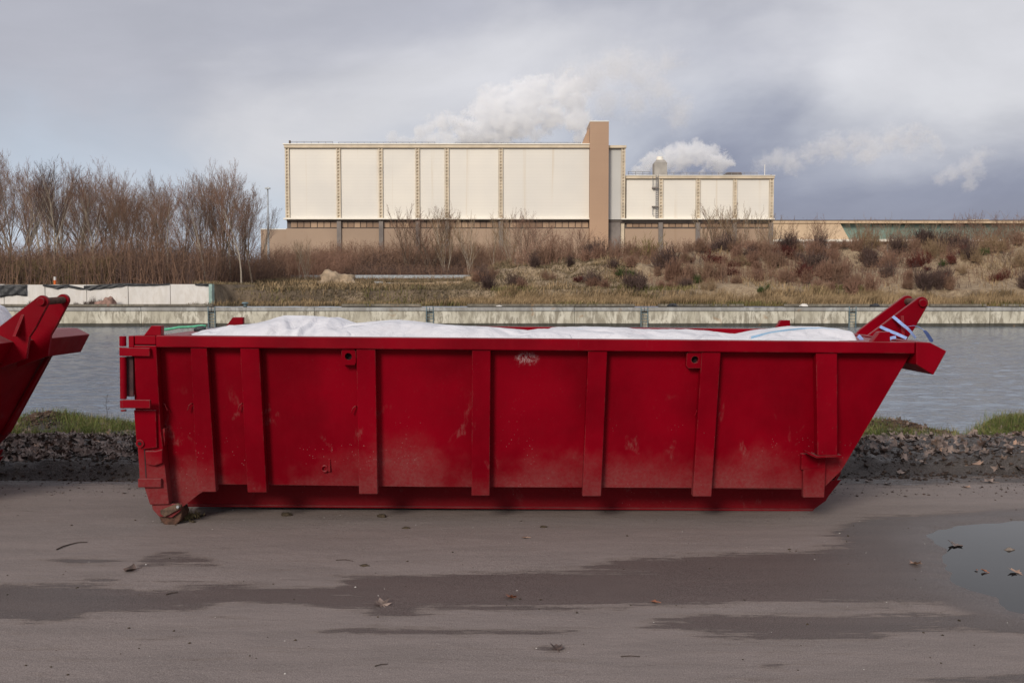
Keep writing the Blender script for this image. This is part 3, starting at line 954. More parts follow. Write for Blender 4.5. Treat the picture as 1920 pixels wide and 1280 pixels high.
def build_skip():
    root = thing('roll_off_skip', 'whole long red steel skip loaded with white bags, standing on the wet road', 'skip',
                 SK_LOC, (0, SK_TILT, SK_YAW))
    root.rotation_mode = 'XYZ'
    # side sheets, both sides
    side = [L(*p, PAN) for p in [(296, 648), (1712, 655), (1578, 881), (1543, 915), (1300, 914), (800, 912), (408, 907), (374, 925), (341, 951), (317, 946)]]
    for s in (1, -1):
        skip_part('side_sheet', MB().prism(*slab(side, PAN, .010, s)), root, bv=0)
    zfl = L(960, 913, PAN)[1]
    xl = L(296, 800, PAN)[0]; xr = L(1535, 915, PAN)[0]
    yb = pl_y(PAN, zfl) + .012
    skip_part('floor_sheet', MB().box(xl, xr, yb, -yb, zfl, zfl + .01), root, bv=0)
    # sloping front sheet
    t0 = L(1708, 658, PAN); t1 = L(1578, 881, PAN); t2 = L(1543, 915, PAN)
    mb = MB()
    for (xa, za), (xb, zb) in ((t0, t1), (t1, t2)):
        ya, yb2 = pl_y(PAN, za) + .012, pl_y(PAN, zb) + .012
        f = [(xa, ya, za), (xa, -ya, za), (xb, -yb2, zb), (xb, yb2, zb)]
        mb.prism(f, [(x - .012, y, z) for x, y, z in f])
    skip_part('front_sheet', mb, root, bv=0)
    # edge strip down the front slope and lower crossbars
    for s in (-1, 1):
        q = MB()
        nrm = .03
        q.prism([(t0[0] + .001, s * 1.02, t0[1] - .05), (t1[0] + .001, s * .84, t1[1]), (t1[0] + nrm, s * .84, t1[1] - .01), (t0[0] + nrm, s * 1.02, t0[1] - .06)],
                [(t0[0] + .001, s * .96, t0[1] - .05), (t1[0] + .001, s * .78, t1[1]), (t1[0] + nrm, s * .78, t1[1] - .01), (t0[0] + nrm, s * .96, t0[1] - .06)])
        skip_part('front_stiffener', q, root)
    # rims
    zt = (L(300, 628.5, RIM)[1] + L(1600, 640.5, RIM)[1]) / 2
    zb_ = (L(400, 653, RIM)[1] + L(1600, 661, RIM)[1]) / 2
    x0 = L(292, 640, RIM)[0]; x1 = L(1716, 640, RIM)[0]
    for s in (1, -1):
        mb = MB().box(x0, x1, min(s * RIM, s * (RIM + .105)), max(s * RIM, s * (RIM + .105)), zb_, zt)
        if s == -1:      # the far rim is knocked out of true at its rear end
            mb.v = [(x, y, z - (.012 * math.exp(-((x + 2.0) / .25) ** 2))) for x, y, z in mb.v]
        skip_part('top_rim', mb, root, bv=.008)
    # ribs
    RIBS = [((357, 388), (370, 405), 922), ((450, 486), (464, 500), 923), ((668, 704), (673, 708), 926), ((885, 920), (884, 918), 929),
            ((1103, 1139), (1092, 1127), 930), ((1316, 1352), (1299, 1334), 930.5)]
    for (a, b2), (c_, d_), yb_ in RIBS:
        pts = [L(a, 655, RIB), L(b2, 655, RIB), L(d_, yb_, RIB), L(c_, yb_, RIB)]
        # keep the top tucked just under the rim
        pts = [(pts[0][0], zb_ - .001), (pts[1][0], zb_ - .001), pts[2], pts[3]]
        for s in (1, -1):
            f, b_ = slab(pts, RIB, .0775, s)
            skip_part('side_rib', MB().prism(f, b_), root, bv=.006)
    # rib at the front end with its landing bracket
    pts = [L(1530, 662, RIB), L(1570, 662, RIB), L(1563, 850, RIB), L(1526, 850, RIB)]
    pts[0] = (pts[0][0], zb_ - .001); pts[1] = (pts[1][0], zb_ - .001)
    for s in (1, -1):
        skip_part('side_rib', MB().prism(*slab(pts, (RIB[0], .06), .085, s)), root, bv=.006)
        lo = [L(1503, 868, PAN), L(1545, 868, PAN), L(1542, 930, PAN), L(1503, 930, PAN)]
        skip_part('lower_post', MB().prism(*slab(lo, (PAN[0] - .045, .18), .05, s)), root, bv=.005, label='short dusty lower post under the front rib')
        sk_ = [L(1506, 852, RIB), L(1553, 851, RIB), L(1550, 877, RIB), L(1505, 882, RIB)]
        skip_part('bracket_socket', MB().prism(*slab(sk_, (RIB[0] + .03, .18), .05, s)), root, bv=.004)
        fl = [L(1507, 843, RIB), L(1524, 850.5, RIB), L(1570, 849, RIB), L(1570, 852, RIB), L(1523, 854, RIB), L(1506, 846, RIB)]
        skip_part('bracket_plate', MB().prism(*slab(fl, (RIB[0] - .02, .08), .11, s)), root, bv=0)
    # lashing plates with a round hole
    for (a, b2, ya_, yb_, hx, hy, xr_) in ((640, 667.5, 656, 684, 653, 668, 0), (1288, 1315.5, 661, 690, 1303, 674, 0)):
        pl = (RIB[0] + .008, .18)
        xa, za = L(a, ya_, pl); xb, zb2 = L(b2, yb_, pl); hc = L(hx, hy, pl)
        za = zb_ - .001
        for s in (1, -1):
            n = 20; mb = MB(); rad = .026
            outer = []
            for k in range(n):
                an = 2 * math.pi * k / n; cx_, cz_ = math.cos(an), math.sin(an)
                tx_ = ((xb if cx_ > 0 else xa) - hc[0]) / cx_ if abs(cx_) > 1e-6 else 1e9
                tz_ = ((za if cz_ > 0 else zb2) - hc[1]) / cz_ if abs(cz_) > 1e-6 else 1e9
                t_ = min(abs(tx_), abs(tz_)); outer.append((hc[0] + cx_ * t_, hc[1] + cz_ * t_))
            inner = [(hc[0] + math.cos(2 * math.pi * k / n) * rad, hc[1] + math.sin(2 * math.pi * k / n) * rad) for k in range(n)]
            vs = [(x, s * pl_y(pl, z), z) for x, z in outer + inner] + [(x, s * (pl_y(pl, z) + .055), z) for x, z in outer + inner]
            fs = []
            for k in range(n):
                k2 = (k + 1) % n
                fs += [(k, k2, n + k2, n + k), (2 * n + k, 3 * n + k, 3 * n + k2, 2 * n + k2), (n + k, n + k2, 3 * n + k2, 3 * n + k), (k, 2 * n + k, 2 * n + k2, k2)]
            mb.add(vs, fs)
            lp = skip_part('lashing_plate', mb, root, bv=0)
            hb = MB().tube([(hc[0], s * (pl_y(pl, hc[1]) + .045), hc[1]), (hc[0], s * (pl_y(pl, hc[1]) + .054), hc[1])], .024, 12)
            skip_part('plate_hole', hb, root, 'black_void', 0, parent=lp)
    # lashing hooks of bent rod on the sheets, a drain ring
    for hx, hy, m_ in ((312, 760, 1), (358, 760, -1), (452, 760, -1), (664, 765, -1), (1306, 770, -1)):
        cx_, cz_ = L(hx, hy, PAN)
        y = pl_y(PAN, cz_)
        pts = [(cx_ - m_ * .02, y + .004, cz_ + .012), (cx_ - m_ * .012, y - .028, cz_ + .018), (cx_ + m_ * .004, y - .034, cz_ + .004), (cx_ + m_ * .018, y - .030, cz_ - .032)]
        skip_part('tie_hook', MB().tube(pts, .0045, 6), root, bv=0)
    cx_, cz_ = L(609, 878, PAN); y = pl_y(PAN, cz_)
    ring = MB().tube([(cx_ + .022 * math.cos(a), y - .012, cz_ + .022 * math.sin(a)) for a in np.linspace(0, 2 * math.pi, 17)], .007, 6, caps=False)
    skip_part('drain_ring', ring, root, bv=0)
    skip_part('ring_lug', MB().box(cx_ + .028, cx_ + .044, y - .018, y + .004, cz_ - .02, cz_ + .075), root, bv=.002)
    # rear corner post, both sides
    CP = (-1.238, .165)
    post = [L(p[0], p[1], CP) for p in [(251, 650), (293, 650), (301, 800), (317, 945), (281, 946), (270, 912), (262, 912), (255, 760)]]
    post[1] = (post[1][0], zb_ + .012); post[0] = (post[0][0], zb_ + .012)
    for s in (1, -1):
        skip_part('corner_post', MB().prism(*slab(post, CP, .10, s)), root, bv=.006)
        hd = [L(p[0], p[1], RIM) for p in [(251, 628.5), (292, 628.5), (292, 650), (251, 650)]]
        hd = [(hd[0][0], zt - .002), (x0 - .004, zt - .002), (x0 - .004, zb_ + .018), (hd[0][0], zb_ + .018)]
        skip_part('post_head', MB().prism(*slab(hd, -1.232, .11, s)), root, bv=.006)
    # hinged door: sheet, hinge cheek, straps, pin pipe
    xd0 = L(240, 640, RIM)[0]; xd1 = L(250.2, 640, RIM)[0]
    zlow = L(262, 905, CP)[1]
    dz = zt - .03
    door = MB().prism([(xd0, -1.20, dz), (xd0, -1.04, zlow), (xd0, 1.04, zlow), (xd0, 1.20, dz)], [(xd1, -1.20, dz), (xd1 + .05, -1.04, zlow), (xd1 + .05, 1.04, zlow), (xd1, 1.20, dz)])
    skip_part('tailgate', door, root, bv=.004)
    skip_part('hinge_cheek', MB().box(L(237, 650, -1.2)[0], L(250, 650, -1.2)[0], -1.208, -1.19, L(245, 743, -1.2)[1], L(245, 668, -1.2)[1]), root, 'dark_steel', .002)
    skip_part('hinge_block', MB().box(L(240, 650, RIM)[0], L(250, 650, RIM)[0], -1.236, -1.16, L(245, 652, RIM)[1], L(245, 629.5, RIM)[1]), root, bv=.004)
    hx0, hx1 = L(223.5, 700, RIM)[0], L(236, 700, RIM)[0]; hr = (hx1 - hx0) / 2; hxc = (hx0 + hx1) / 2
    zz = [L(230, y_, RIM)[1] for y_ in (630, 649, 651, 667, 669, 748, 750, 765, 768, 771)]
    for s in (-1,):
        for a_, b_2, rr in ((0, 1, 1), (2, 3, 1.02), (4, 5, .96), (6, 7, 1.02), (8, 9, .85)):
            skip_part('hinge_barrel', MB().tube([(hxc, s * 1.232, zz[a_]), (hxc, s * 1.232, zz[b_2])], hr * rr, 14), root, bv=.002)
    for ya_, yb_, xe in ((652, 667.5, 281), (749.5, 765, 281)):
        z1_, z0_ = L(250, ya_, -1.262)[1], L(250, yb_, -1.262)[1]
        skip_part('hinge_strap', MB().box(hxc, L(xe, 700, -1.262)[0], -1.264, -1.236, z0_, z1_), root, bv=.003)
    # weld plate, latch, lower gear on the post
    pc = L(265, 830, CP); yv = pl_y(CP, pc[1])
    lat = [L(p[0], p[1], CP) for p in [(253, 768), (294, 768), (296, 838), (270, 841), (258, 833)]]
    lp = skip_part('latch_cover', MB().prism(*slab(lat, (CP[0] - .022, CP[1]), .021)), root, bv=.003)
    skip_part('latch_eye', MB().tube([(pc[0], yv - .034, pc[1]), (pc[0], yv - .02, pc[1])], .030, 14), root, 'red', .002, parent=lp)
    skip_part('latch_hole', MB().tube([(pc[0], yv - .037, pc[1]), (pc[0], yv - .033, pc[1])], .014, 12), root, 'black_void', 0, parent=lp)
    bx = [L(p[0], p[1], CP) for p in [(298, 807), (307, 803), (307, 836), (298, 836)]]
    skip_part('latch_stop', MB().prism(*slab(bx, (CP[0] + .02, CP[1]), .08)), root, bv=.002)
    rc = [L(p[0], p[1], CP) for p in [(274, 844), (294, 844), (307, 841), (307, 867), (292, 872), (276, 869)]]
    skip_part('round_catch', MB().prism(*slab(rc, (CP[0] - .030, CP[1]), .029)), root, bv=.008, label='scuffed rounded catch')
    ls = [L(p[0], p[1], CP) for p in [(261, 896), (304, 896), (304, 912), (261, 912)]]
    skip_part('lower_strap', MB().prism(*slab(ls, (CP[0] - .026, CP[1]), .025)), root, bv=.003)
    sl = [L(p[0], p[1], CP) for p in [(270, 842), (272, 842), (275, 895), (273, 895)]]
    skip_part('post_seam', MB().prism(*slab(sl, (CP[0] - .003, CP[1]), .003)), root, 'dark_steel', 0)
    # foot with roller
    FT = -1.02
    for s in (1, -1):
        fo = [L(p[0], p[1], FT) for p in [(284, 944), (341, 944), (338, 958), (322, 970), (298, 968), (286, 955)]]
        skip_part('roller_housing', MB().prism(*slab(fo, FT, .02, s)), root, 'red', .004, label='dusty roller housing')
        c0 = L(317, 951, FT); c1_ = L(317, 983, FT + .06)
        rr = .086; zc = L(317, 983, FT + .08)[1] + rr
        rl = MB().tube([(c0[0], s * (FT + .025), zc), (c0[0], s * (FT + .03), zc), (c0[0], s * (FT + .20), zc)], [rr - .008, rr, rr], 28)
        skip_part('roller', rl, root, 'rust', .006, label='muddy steel roller')
        ln = [L(p[0], p[1], FT) for p in [(303, 962), (302, 955), (335, 942), (342, 946), (340, 952), (310, 968)]]
        lk = skip_part('roller_link', MB().prism(*slab(ln, FT - .022, .018, s)), root, 'rust_dust', .003)
        bc = L(336, 948, FT)
        skip_part('link_bolt', MB().tube([(bc[0], s * (FT - .040), bc[1]), (bc[0], s * (FT - .02), bc[1])], .011, 8), root, 'galv', .001, parent=lk)
    # skid rails and cross members
    SK = -.535
    rail = [L(p[0], p[1], SK) for p in [(335, 905), (1500, 905), (1578, 884), (1549, 938), (1524, 956), (352, 949)]]
    for s in (1, -1):
        skip_part('skid_rail', MB().prism(*slab([(x, min(z, zfl - .004) if z > .15 else z + .012) for x, z in rail], SK, .012, s)), root, bv=0)
        fx0, fx1 = rail[5][0], rail[4][0]
        zlow_ = (rail[5][1] + rail[4][1]) / 2
        skip_part('skid_flange', MB().box(fx0, fx1, min(s * (SK - .02), s * (SK + .09)), max(s * (SK - .02), s * (SK + .09)), zlow_ - .002, zlow_ + .014), root, bv=.003)
        nose = [rail[2], rail[3], rail[4]]
    nz_ = [(rail[4][0] - .005, SK + .002, zlow_), (rail[3][0], SK + .002, rail[3][1]), (rail[2][0], SK + .002, rail[2][1]), (rail[2][0] - .02, SK + .002, rail[2][1]), (rail[3][0] - .02, SK + .002, rail[3][1] + .01), (rail[4][0] - .02, SK + .002, zlow_ + .016)]
    skip_part('nose_plate', MB().prism(nz_, [(x, -y, z) for x, y, z in nz_]), root, bv=0)
    for k in range(9):
        xx = fx0 + .35 + k * (fx1 - fx0 - .6) / 8
        skip_part('cross_member', MB().box(xx - .03, xx + .03, -.52, .52, zfl - .10, zfl - .003), root, bv=0)
    # front beam
    fb = [L(p[0], p[1], RIM) for p in [(1717.5, 639.5), (1744, 640.5), (1775, 658), (1750, 703), (1717.5, 683)]]
    zr = zt + .002
    fb[0] = (fb[0][0], zr); fb[1] = (fb[1][0], zr - .004)
    skip_part('front_beam', MB().prism([(x, RIM - .004, z) for x, z in fb], [(x, -RIM + .004, z) for x, z in fb]), root, bv=.007)
    # deck between the front sheet and the beam
    xs0 = L(1606, 637, RIM)[0]
    skip_part('front_deck', MB().box(xs0, x1 - .003, RIM + .108, -RIM - .108, zt - .035, zt - .012), root, bv=.002)
    # hook plates and pin
    def hook(yn, yf_, tip, base, flip):
        return None
    for nm, y0_, outl in (('near', -.205, [(1604, 652), (1627, 628), (1719, 555)]), ('far', .135, [(1594, 640), (1612, 617), (1691, 553)])):
        cx_, cz_ = L(1727 if nm == 'near' else 1700, 568 if nm == 'near' else 565, y0_)
        pts = []
        u = L(*outl[1], y0_); lowa = L(*outl[0], y0_)
        pts.append((u[0] - .05, zt - .02))
        pts.append(u)
        for a in np.linspace(R(125), R(-28), 10):
            pts.append((cx_ + .052 * math.cos(a), cz_ + .052 * math.sin(a)))
        if nm == 'near':
            e1, e2 = L(1712, 618, y0_), L(1700, 640, y0_)
        else:
            e1, e2 = L(1684, 616, y0_), L(1674, 640, y0_)
        pts += [e1, (e2[0], zt - .02), (e2[0] - .03, zt - .20), (e2[0] - .30, zt - .30), (u[0], zt - .05)]
        hp = skip_part('hook_plate', MB().prism([(x, y0_ - .018, z) for x, z in pts], [(x, y0_ + .018, z) for x, z in pts]), root, bv=.004)
        sg = -1 if nm == 'near' else 1
        skip_part('pin_boss', MB().tube([(cx_, y0_ + sg * .045, cz_), (cx_, y0_ + sg * .017, cz_)], .032, 16), root, bv=.003, parent=hp)
        # gusset standing against the outside of the plate
        gx, gz = L(1690 if nm == 'near' else 1664, 592, y0_)
        bx_ = L(1683 if nm == 'near' else 1655, 636, y0_)[0]
        gy0, gy1 = y0_ + sg * .019, y0_ + sg * .12
        gz0 = zt - .01
        skip_part('hook_gusset', MB().prism([(gx - .012, gy0, gz), (gx + .012, gy0, gz), (bx_ + .012, gy1, gz0), (bx_ - .012, gy1, gz0)],
                                            [(gx - .012, gy0, gz - .05), (gx + .006, gy0, gz - .05), (bx_ + .012 - .02, gy0, gz0), (bx_ - .012 - .02, gy0, gz0)]), root, bv=0, parent=hp)
        if nm == 'near': n_c = (cx_, cz_)
        else: f_c = (cx_, cz_)
    skip_part('lifting_pin', MB().tube([(n_c[0], -.186, n_c[1]), (f_c[0], .116, f_c[1])], .030, 16), root, 'rust', 0, label='rusty lifting pin')
    # little gussets under the beam
    for yy in (-.9, -.3, .3, .9):
        skip_part('beam_gusset', MB().prism([(t0[0] - .004, yy - .006, zt - .12), (fb[0][0] + .02, yy - .006, zt - .14), (fb[4][0] + .03, yy - .006, fb[4][1] - .0), (t0[0] - .09, yy - .006, zt - .28)],
                                            [(t0[0] - .004, yy + .006, zt - .12), (fb[0][0] + .02, yy + .006, zt - .14), (fb[4][0] + .03, yy + .006, fb[4][1] - .0), (t0[0] - .09, yy + .006, zt - .28)]), root, bv=0)
    # stacking lugs on the rims
    for (pts_, pl) in (([(272, 628), (287, 610), (305, 610), (305, 628)], -1.20), ([(1631, 640), (1645, 621.5), (1666, 621.5), (1666, 640)], -1.20),
                       ([(428, 609), (438, 594.5), (457, 594.5), (457, 609)], 1.18), ([(1453, 613), (1462, 600), (1480, 600), (1480, 613)], 1.18)):
        q = [L(p[0], p[1], pl) for p in pts_]
        q[0] = (q[0][0], zt - .003); q[3] = (q[3][0], zt - .003)
        skip_part('stacking_lug', MB().prism([(x, pl - .035, z) for x, z in q], [(x, pl + .035, z) for x, z in q]), root, bv=.006)
    # rear cross head over the tailgate
    skip_part('rear_head', MB().box(xd1 + .012, x0 + .06, RIM + .125, -RIM - .125, zt - .10, zt - .02), root, bv=.005)
    return root, zt


skip, ZT = build_skip()
skip2 = copy_tree(skip)
skip2.location = (-7.235, SK_LOC.y + .04, .022)
skip2.rotation_euler = (0, SK_TILT * .6, -.004)
tag(skip2, 'cut-off red skip of which only the lifting hook and sloping nose reach into the picture', 'skip')
skip['group'] = skip2['group'] = 'red roll-off skips by the water'


# ------------------------------------------------------------------ bags in the skip
def sk_world(x, y, z):
    return SK_M @ Vector((x, y, z))


def bag(crest, y_crest, label, seed, xa, xb, zoff=0.0, root_dx=0.0, y0=-1.075, y1=1.05, fall=.17, name='bulk_bag', creases=()):
    """a bulging filled fabric bag as a closed height field in skip coordinates"""
    cx = [L(p[0], p[1], y_crest) for p in crest]
    xs_ = [c[0] + root_dx for c in cx]; zs_ = [c[1] for c in cx]
    na, nb_ = 150, 52
    X = np.linspace(xs_[0], xs_[-1], na); Yl = np.linspace(y0, y1, nb_)
    base = ZT - .26
    V = []
    for y in Yl:
        tn = (y - y_crest) / ((y_crest - y0) if y < y_crest else (y1 - y_crest))
        prof = 1 - abs(tn) ** (2.0 if y < y_crest else 2.2)
        for x in X:
            zc = np.interp(x, xs_, zs_)
            ends = min(1, (x - xs_[0]) / .05, (xs_[-1] - x) / .05)
            ends = max(0, ends) ** .6
            zlow = ZT - fall + .03 * mn.noise(Vector((x * 2.2, y * 2, seed)))
            z = zlow + (zc - zlow) * prof
            w = Vector((x * 1.9 + y * .8, y * 2.4 - x * .4, seed))
            dv, _p = mn.voronoi(Vector((x * 1.25 + .35 * y, y * 2.1, seed)) + .25 * mn.noise_vector(w * .8))
            dv2, _p = mn.voronoi(Vector((x * 3.1 - y, y * 4.3 + x * .5, seed + 9)) + .3 * mn.noise_vector(w))
            rg = .6 + 2.2 * (min(dv[1] - dv[0], .42) - .25)
            rg2 = .6 + 2.0 * (min(dv2[1] - dv2[0], .38) - .2)
            z += (.065 * (rg - .6) + .028 * (rg2 - .6)) * (1 if y < y_crest else .3) * min(1, abs(tn) * 2.5 + .03)
            z += .004 * mn.noise(w * 7)
            for (cxp, cyp, sl, amp, wd) in creases:
                dd = (x - L(cxp, cyp, y_crest)[0]) - sl * (y - y_crest)
                z += (-amp * math.exp(-(dd / wd) ** 2) + amp * .8 * math.exp(-((dd + wd * 1.5) / wd) ** 2)) * min(1, max(0, -tn) * 3.0) * .8
            z = base + (z - base) * ends
            V.append((x, y, z))
    n0 = len(V)
    V += [(x, y, base - .02) for y in Yl for x in X]
    Q = []
    idx = lambda a, b2, o=0: o + b2 * na + a
    for b2 in range(nb_ - 1):
        for a in range(na - 1):
            Q.append((idx(a, b2), idx(a + 1, b2), idx(a + 1, b2 + 1), idx(a, b2 + 1)))
            Q.append((idx(a, b2, n0), idx(a, b2 + 1, n0), idx(a + 1, b2 + 1, n0), idx(a + 1, b2, n0)))
    for a in range(na - 1):
        Q.append((idx(a, 0), idx(a, 0, n0), idx(a + 1, 0, n0), idx(a + 1, 0)))
        Q.append((idx(a, nb_ - 1), idx(a + 1, nb_ - 1), idx(a + 1, nb_ - 1, n0), idx(a, nb_ - 1, n0)))
    for b2 in range(nb_ - 1):
        Q.append((idx(0, b2), idx(0, b2 + 1), idx(0, b2 + 1, n0), idx(0, b2, n0)))
        Q.append((idx(na - 1, b2), idx(na - 1, b2, n0), idx(na - 1, b2 + 1, n0), idx(na - 1, b2 + 1)))
    me = tri_mesh(name, np.array(V), np.array(Q), M['fabric'], True)
    o = link(name, me, None, SK_LOC, (0, SK_TILT, SK_YAW))
    return tag(o, label, 'bag', 'white bags heaped in the skips')


BAGG = 'white bags heaped in the skips'
b1 = bag([(352, 630), (380, 619), (420, 612), (450, 608.5), (478, 607), (500, 601), (531, 591), (560, 591.5), (590, 592.5), (607, 596.5), (620, 594.5), (640, 602), (657, 607), (690, 612), (720, 617)], -.45,
         'tallest white bag, peaked like a tent, heaped at the hinge end of the skip', 3.1, 0, 0, creases=[(604, 596, .22, .030, .022), (640, 600, -.45, .032, .026), (620, 595, .9, .03, .03), (540, 592, -.3, .014, .03), (470, 606, .5, .02, .03)])
b2_ = bag([(600, 618), (640, 611), (662, 606.5), (690, 604), (715, 602), (740, 600.5), (780, 604), (830, 609), (870, 612), (920, 614), (960, 617), (995, 620.5), (1040, 624), (1080, 628)], -.55,
          'long low white bag sloping down from the tall peaked bag', 8.7, 0, 0)
b3 = bag([(930, 628), (970, 622), (1000, 619), (1012, 617.5), (1033, 618), (1040, 615.5), (1080, 614.5), (1130, 613), (1170, 615), (1210, 619), (1240, 619), (1290, 617.5), (1330, 621), (1370, 626), (1410, 630), (1440, 634), (1480, 638)], -.45,
         'flat white bag with a faint blue seam in the middle of the skip', 12.3, 0, 0)
b4 = bag([(1395, 634), (1412, 629), (1440, 622), (1470, 616.5), (1500, 613), (1540, 612.5), (1570, 616), (1590, 620), (1600, 628), (1605, 640)], -.62,
         'smooth white bag with blue stitched edge beside the lifting hook', 17.9, 0, 0)


def stitched(parent, line, y, n, label=None, dash=.020, h_=.012):
    mb = MB()
    pts = [L(p[0], p[1], y) for p in line]
    xs_ = np.array([p[0] for p in pts]); zs_ = np.array([p[1] for p in pts])
    d_ = np.concatenate([[0], np.cumsum(np.hypot(np.diff(xs_), np.diff(zs_)))])
    path = [(float(np.interp(s, d_, xs_)), y, float(np.interp(s, d_, zs_))) for s in np.linspace(0, d_[-1], 40)]
    for s in np.linspace(0, d_[-1], n):
        x = float(np.interp(s, d_, xs_)); z = float(np.interp(s, d_, zs_))
        mb.box(x - .0022, x + .0022, y - .012, y - .003, z - h_, z + .001)
    o = link('blue_stitching', mb.mesh('blue_stitching', M['blue_thread']), parent)
    return o


stitched(b4, [(1409, 630), (1440, 622.5), (1470, 617.5), (1500, 614.5), (1540, 614), (1570, 617.5), (1588, 621.5), (1598, 630), (1602, 638)], -.655, 96, h_=.02)
stitched(b3, [(1030, 624), (1040, 619.5), (1060, 617.5), (1090, 616), (1130, 614.5), (1165, 615.5)], -.475, 44)
b5 = bag([(-260, 610), (-120, 590), (-30, 574), (-5, 569), (4, 573), (12, 584), (20, 596), (27, 606), (34, 620)], .80,
         'crumpled white bag peeking over the side of the cut-off skip', 23.3, 0, 0, y0=.05, y1=1.05)

# dark scrap and green cord beside the first bag
sc_ = MB()
sc_.tube([sk_world(*(lambda q: (q[0], -.4, q[1]))(L(px, py, -.4))) for px, py in [(364, 619), (372, 616.5), (381, 615.5), (386, 616)]], [.012, .022, .02, .008], 7)
tag(link('black_cloth', sc_.mesh('black_cloth', M['black_sheet'], True)), 'small black scrap lying at the end of the tall white bag', 'scrap')
gc = MB()
gc.tube([sk_world(*(lambda q: (q[0], .95, q[1]))(L(px, py, .95))) for px, py in [(305, 618), (320, 616.5), (335, 613.5), (350, 613), (365, 612), (378, 610.5), (386, 611)]], .012, 6)
tag(link('green_cord', gc.mesh('green_cord', M['green_net'], True)), 'pale green cord lying along the far rim at the hinge end', 'cord')


def ribbon(pts, w, nrm=(0, -1, 0), twist=None, t=.002):
    mb = MB()
    P = [Vector(p) for p in pts]; n = len(P)
    A, B_ = [], []
    for i, p in enumerate(P):
        tg = (P[min(i + 1, n - 1)] - P[max(i - 1, 0)]).normalized()
        nn = Vector(nrm)
        if twist: nn = Matrix.Rotation(twist * i / (n - 1), 3, tg) @ nn
        sd_ = tg.cross(nn).normalized() * (w[i] if isinstance(w, list) else w) / 2
        A.append(p + sd_); B_.append(p - sd_)
    off = Vector(nrm) * t
    for i in range(n - 1):
        mb.prism([A[i], A[i + 1], B_[i + 1], B_[i]], [A[i] - off, A[i + 1] - off, B_[i + 1] - off, B_[i] - off])
    return mb


def smooth_line(pts, n=14):
    P = np.array(pts, float); t = np.linspace(0, len(P) - 1, len(P)); tt = np.linspace(0, len(P) - 1, n)
    q = np.stack([np.interp(tt, t, P[:, k]) for k in range(P.shape[1])], 1)
    for _ in range(2): q[1:-1] = (q[:-2] + 2 * q[1:-1] + q[2:]) / 4
    return q


def on_skip(line, y):
    ys = y if isinstance(y, list) else [y] * len(line)
    return [sk_world(L(px, py, yy)[0], yy, L(px, py, yy)[1]) for (px, py), yy in zip(line, ys)]


ps = smooth_line([tuple(v) for v in on_skip([(1674, 593), (1684, 601), (1694, 610), (1700, 614), (1708, 622), (1717, 634)], [-.26, -.30, -.36, -.39, -.41, -.43])])
tag(link('strap', ribbon(ps, .024, twist=1.1).mesh('strap', M['blue_strap'])), 'upper pale blue strap tied round the near hook plate and hanging forward', 'strap', 'blue straps on the lifting hook')
ps = smooth_line([tuple(v) for v in on_skip([(1650, 612), (1665, 619), (1680, 625), (1700, 634)], [-.24, -.31, -.37, -.41])])
tag(link('strap', ribbon(ps, .024).mesh('strap', M['blue_strap'])), 'lower pale blue strap pulled taut across the foot of the near hook plate', 'strap', 'blue straps on the lifting hook')
ps = smooth_line([tuple(v) for v in on_skip([(1609, 629), (1613, 633), (1617, 638)], -.7)])
tag(link('strap', ribbon(ps, .028).mesh('strap', M['blue_strap'])), 'short pale blue strap end between the white bag and the front lug', 'strap', 'blue straps on the lifting hook')
ps = smooth_line([tuple(v) for v in on_skip([(1666, 636), (1672, 633), (1680, 632)], -.9)], 8)
tag(link('strap', ribbon(ps, .022).mesh('strap', M['blue_strap'])), 'tiny pale blue strap tip just past the front lug', 'strap', 'blue straps on the lifting hook')
ps = smooth_line([tuple(v) for v in on_skip([(1733, 619), (1738, 625), (1743, 633), (1748, 641)], [-.5, -.55, -.6, -.66])])
ns_ = link('strap', ribbon(ps, [.010] + [.028] * 12 + [.012], twist=.6).mesh('strap', M['navy_strap']))
tag(ns_, 'dark blue strap end hanging over the nose beam at the skip tip', 'strap', 'blue straps on the lifting hook')
ps = smooth_line([tuple(v) for v in on_skip([(1702, 612), (1712, 610), (1722, 612), (1728, 616), (1733, 619)], [-.25, -.3, -.38, -.45, -.5])])
link('strap_thread', MB().tube(ps, .0022, 5).mesh('strap_thread', M['blue_strap']), ns_)

# ------------------------------------------------------------------ the plant across the water
BY = 200.0


def bx(px): return at(px, 400, BY).x
def bz(py): return at(960, py, BY).z


GZ = 3.2
plant = thing('industrial_building', 'tall cream clad factory hall with a brown tower, its lower wing and roof gear', 'factory', (bx(850), BY, GZ))


def bpart(name, x0, x1, y0, y1, z0, z1, mat, parent=None, bv=0):
    """box given in world terms, stored relative to the building"""
    px = plant.location
    mb = MB().box(x0 - px.x, x1 - px.x, y0, y1, z0 - px.z, z1 - px.z)
    o = link(name, mb.mesh(name, M[mat]), parent or plant)
    if bv: bevel(o, bv)
    return o


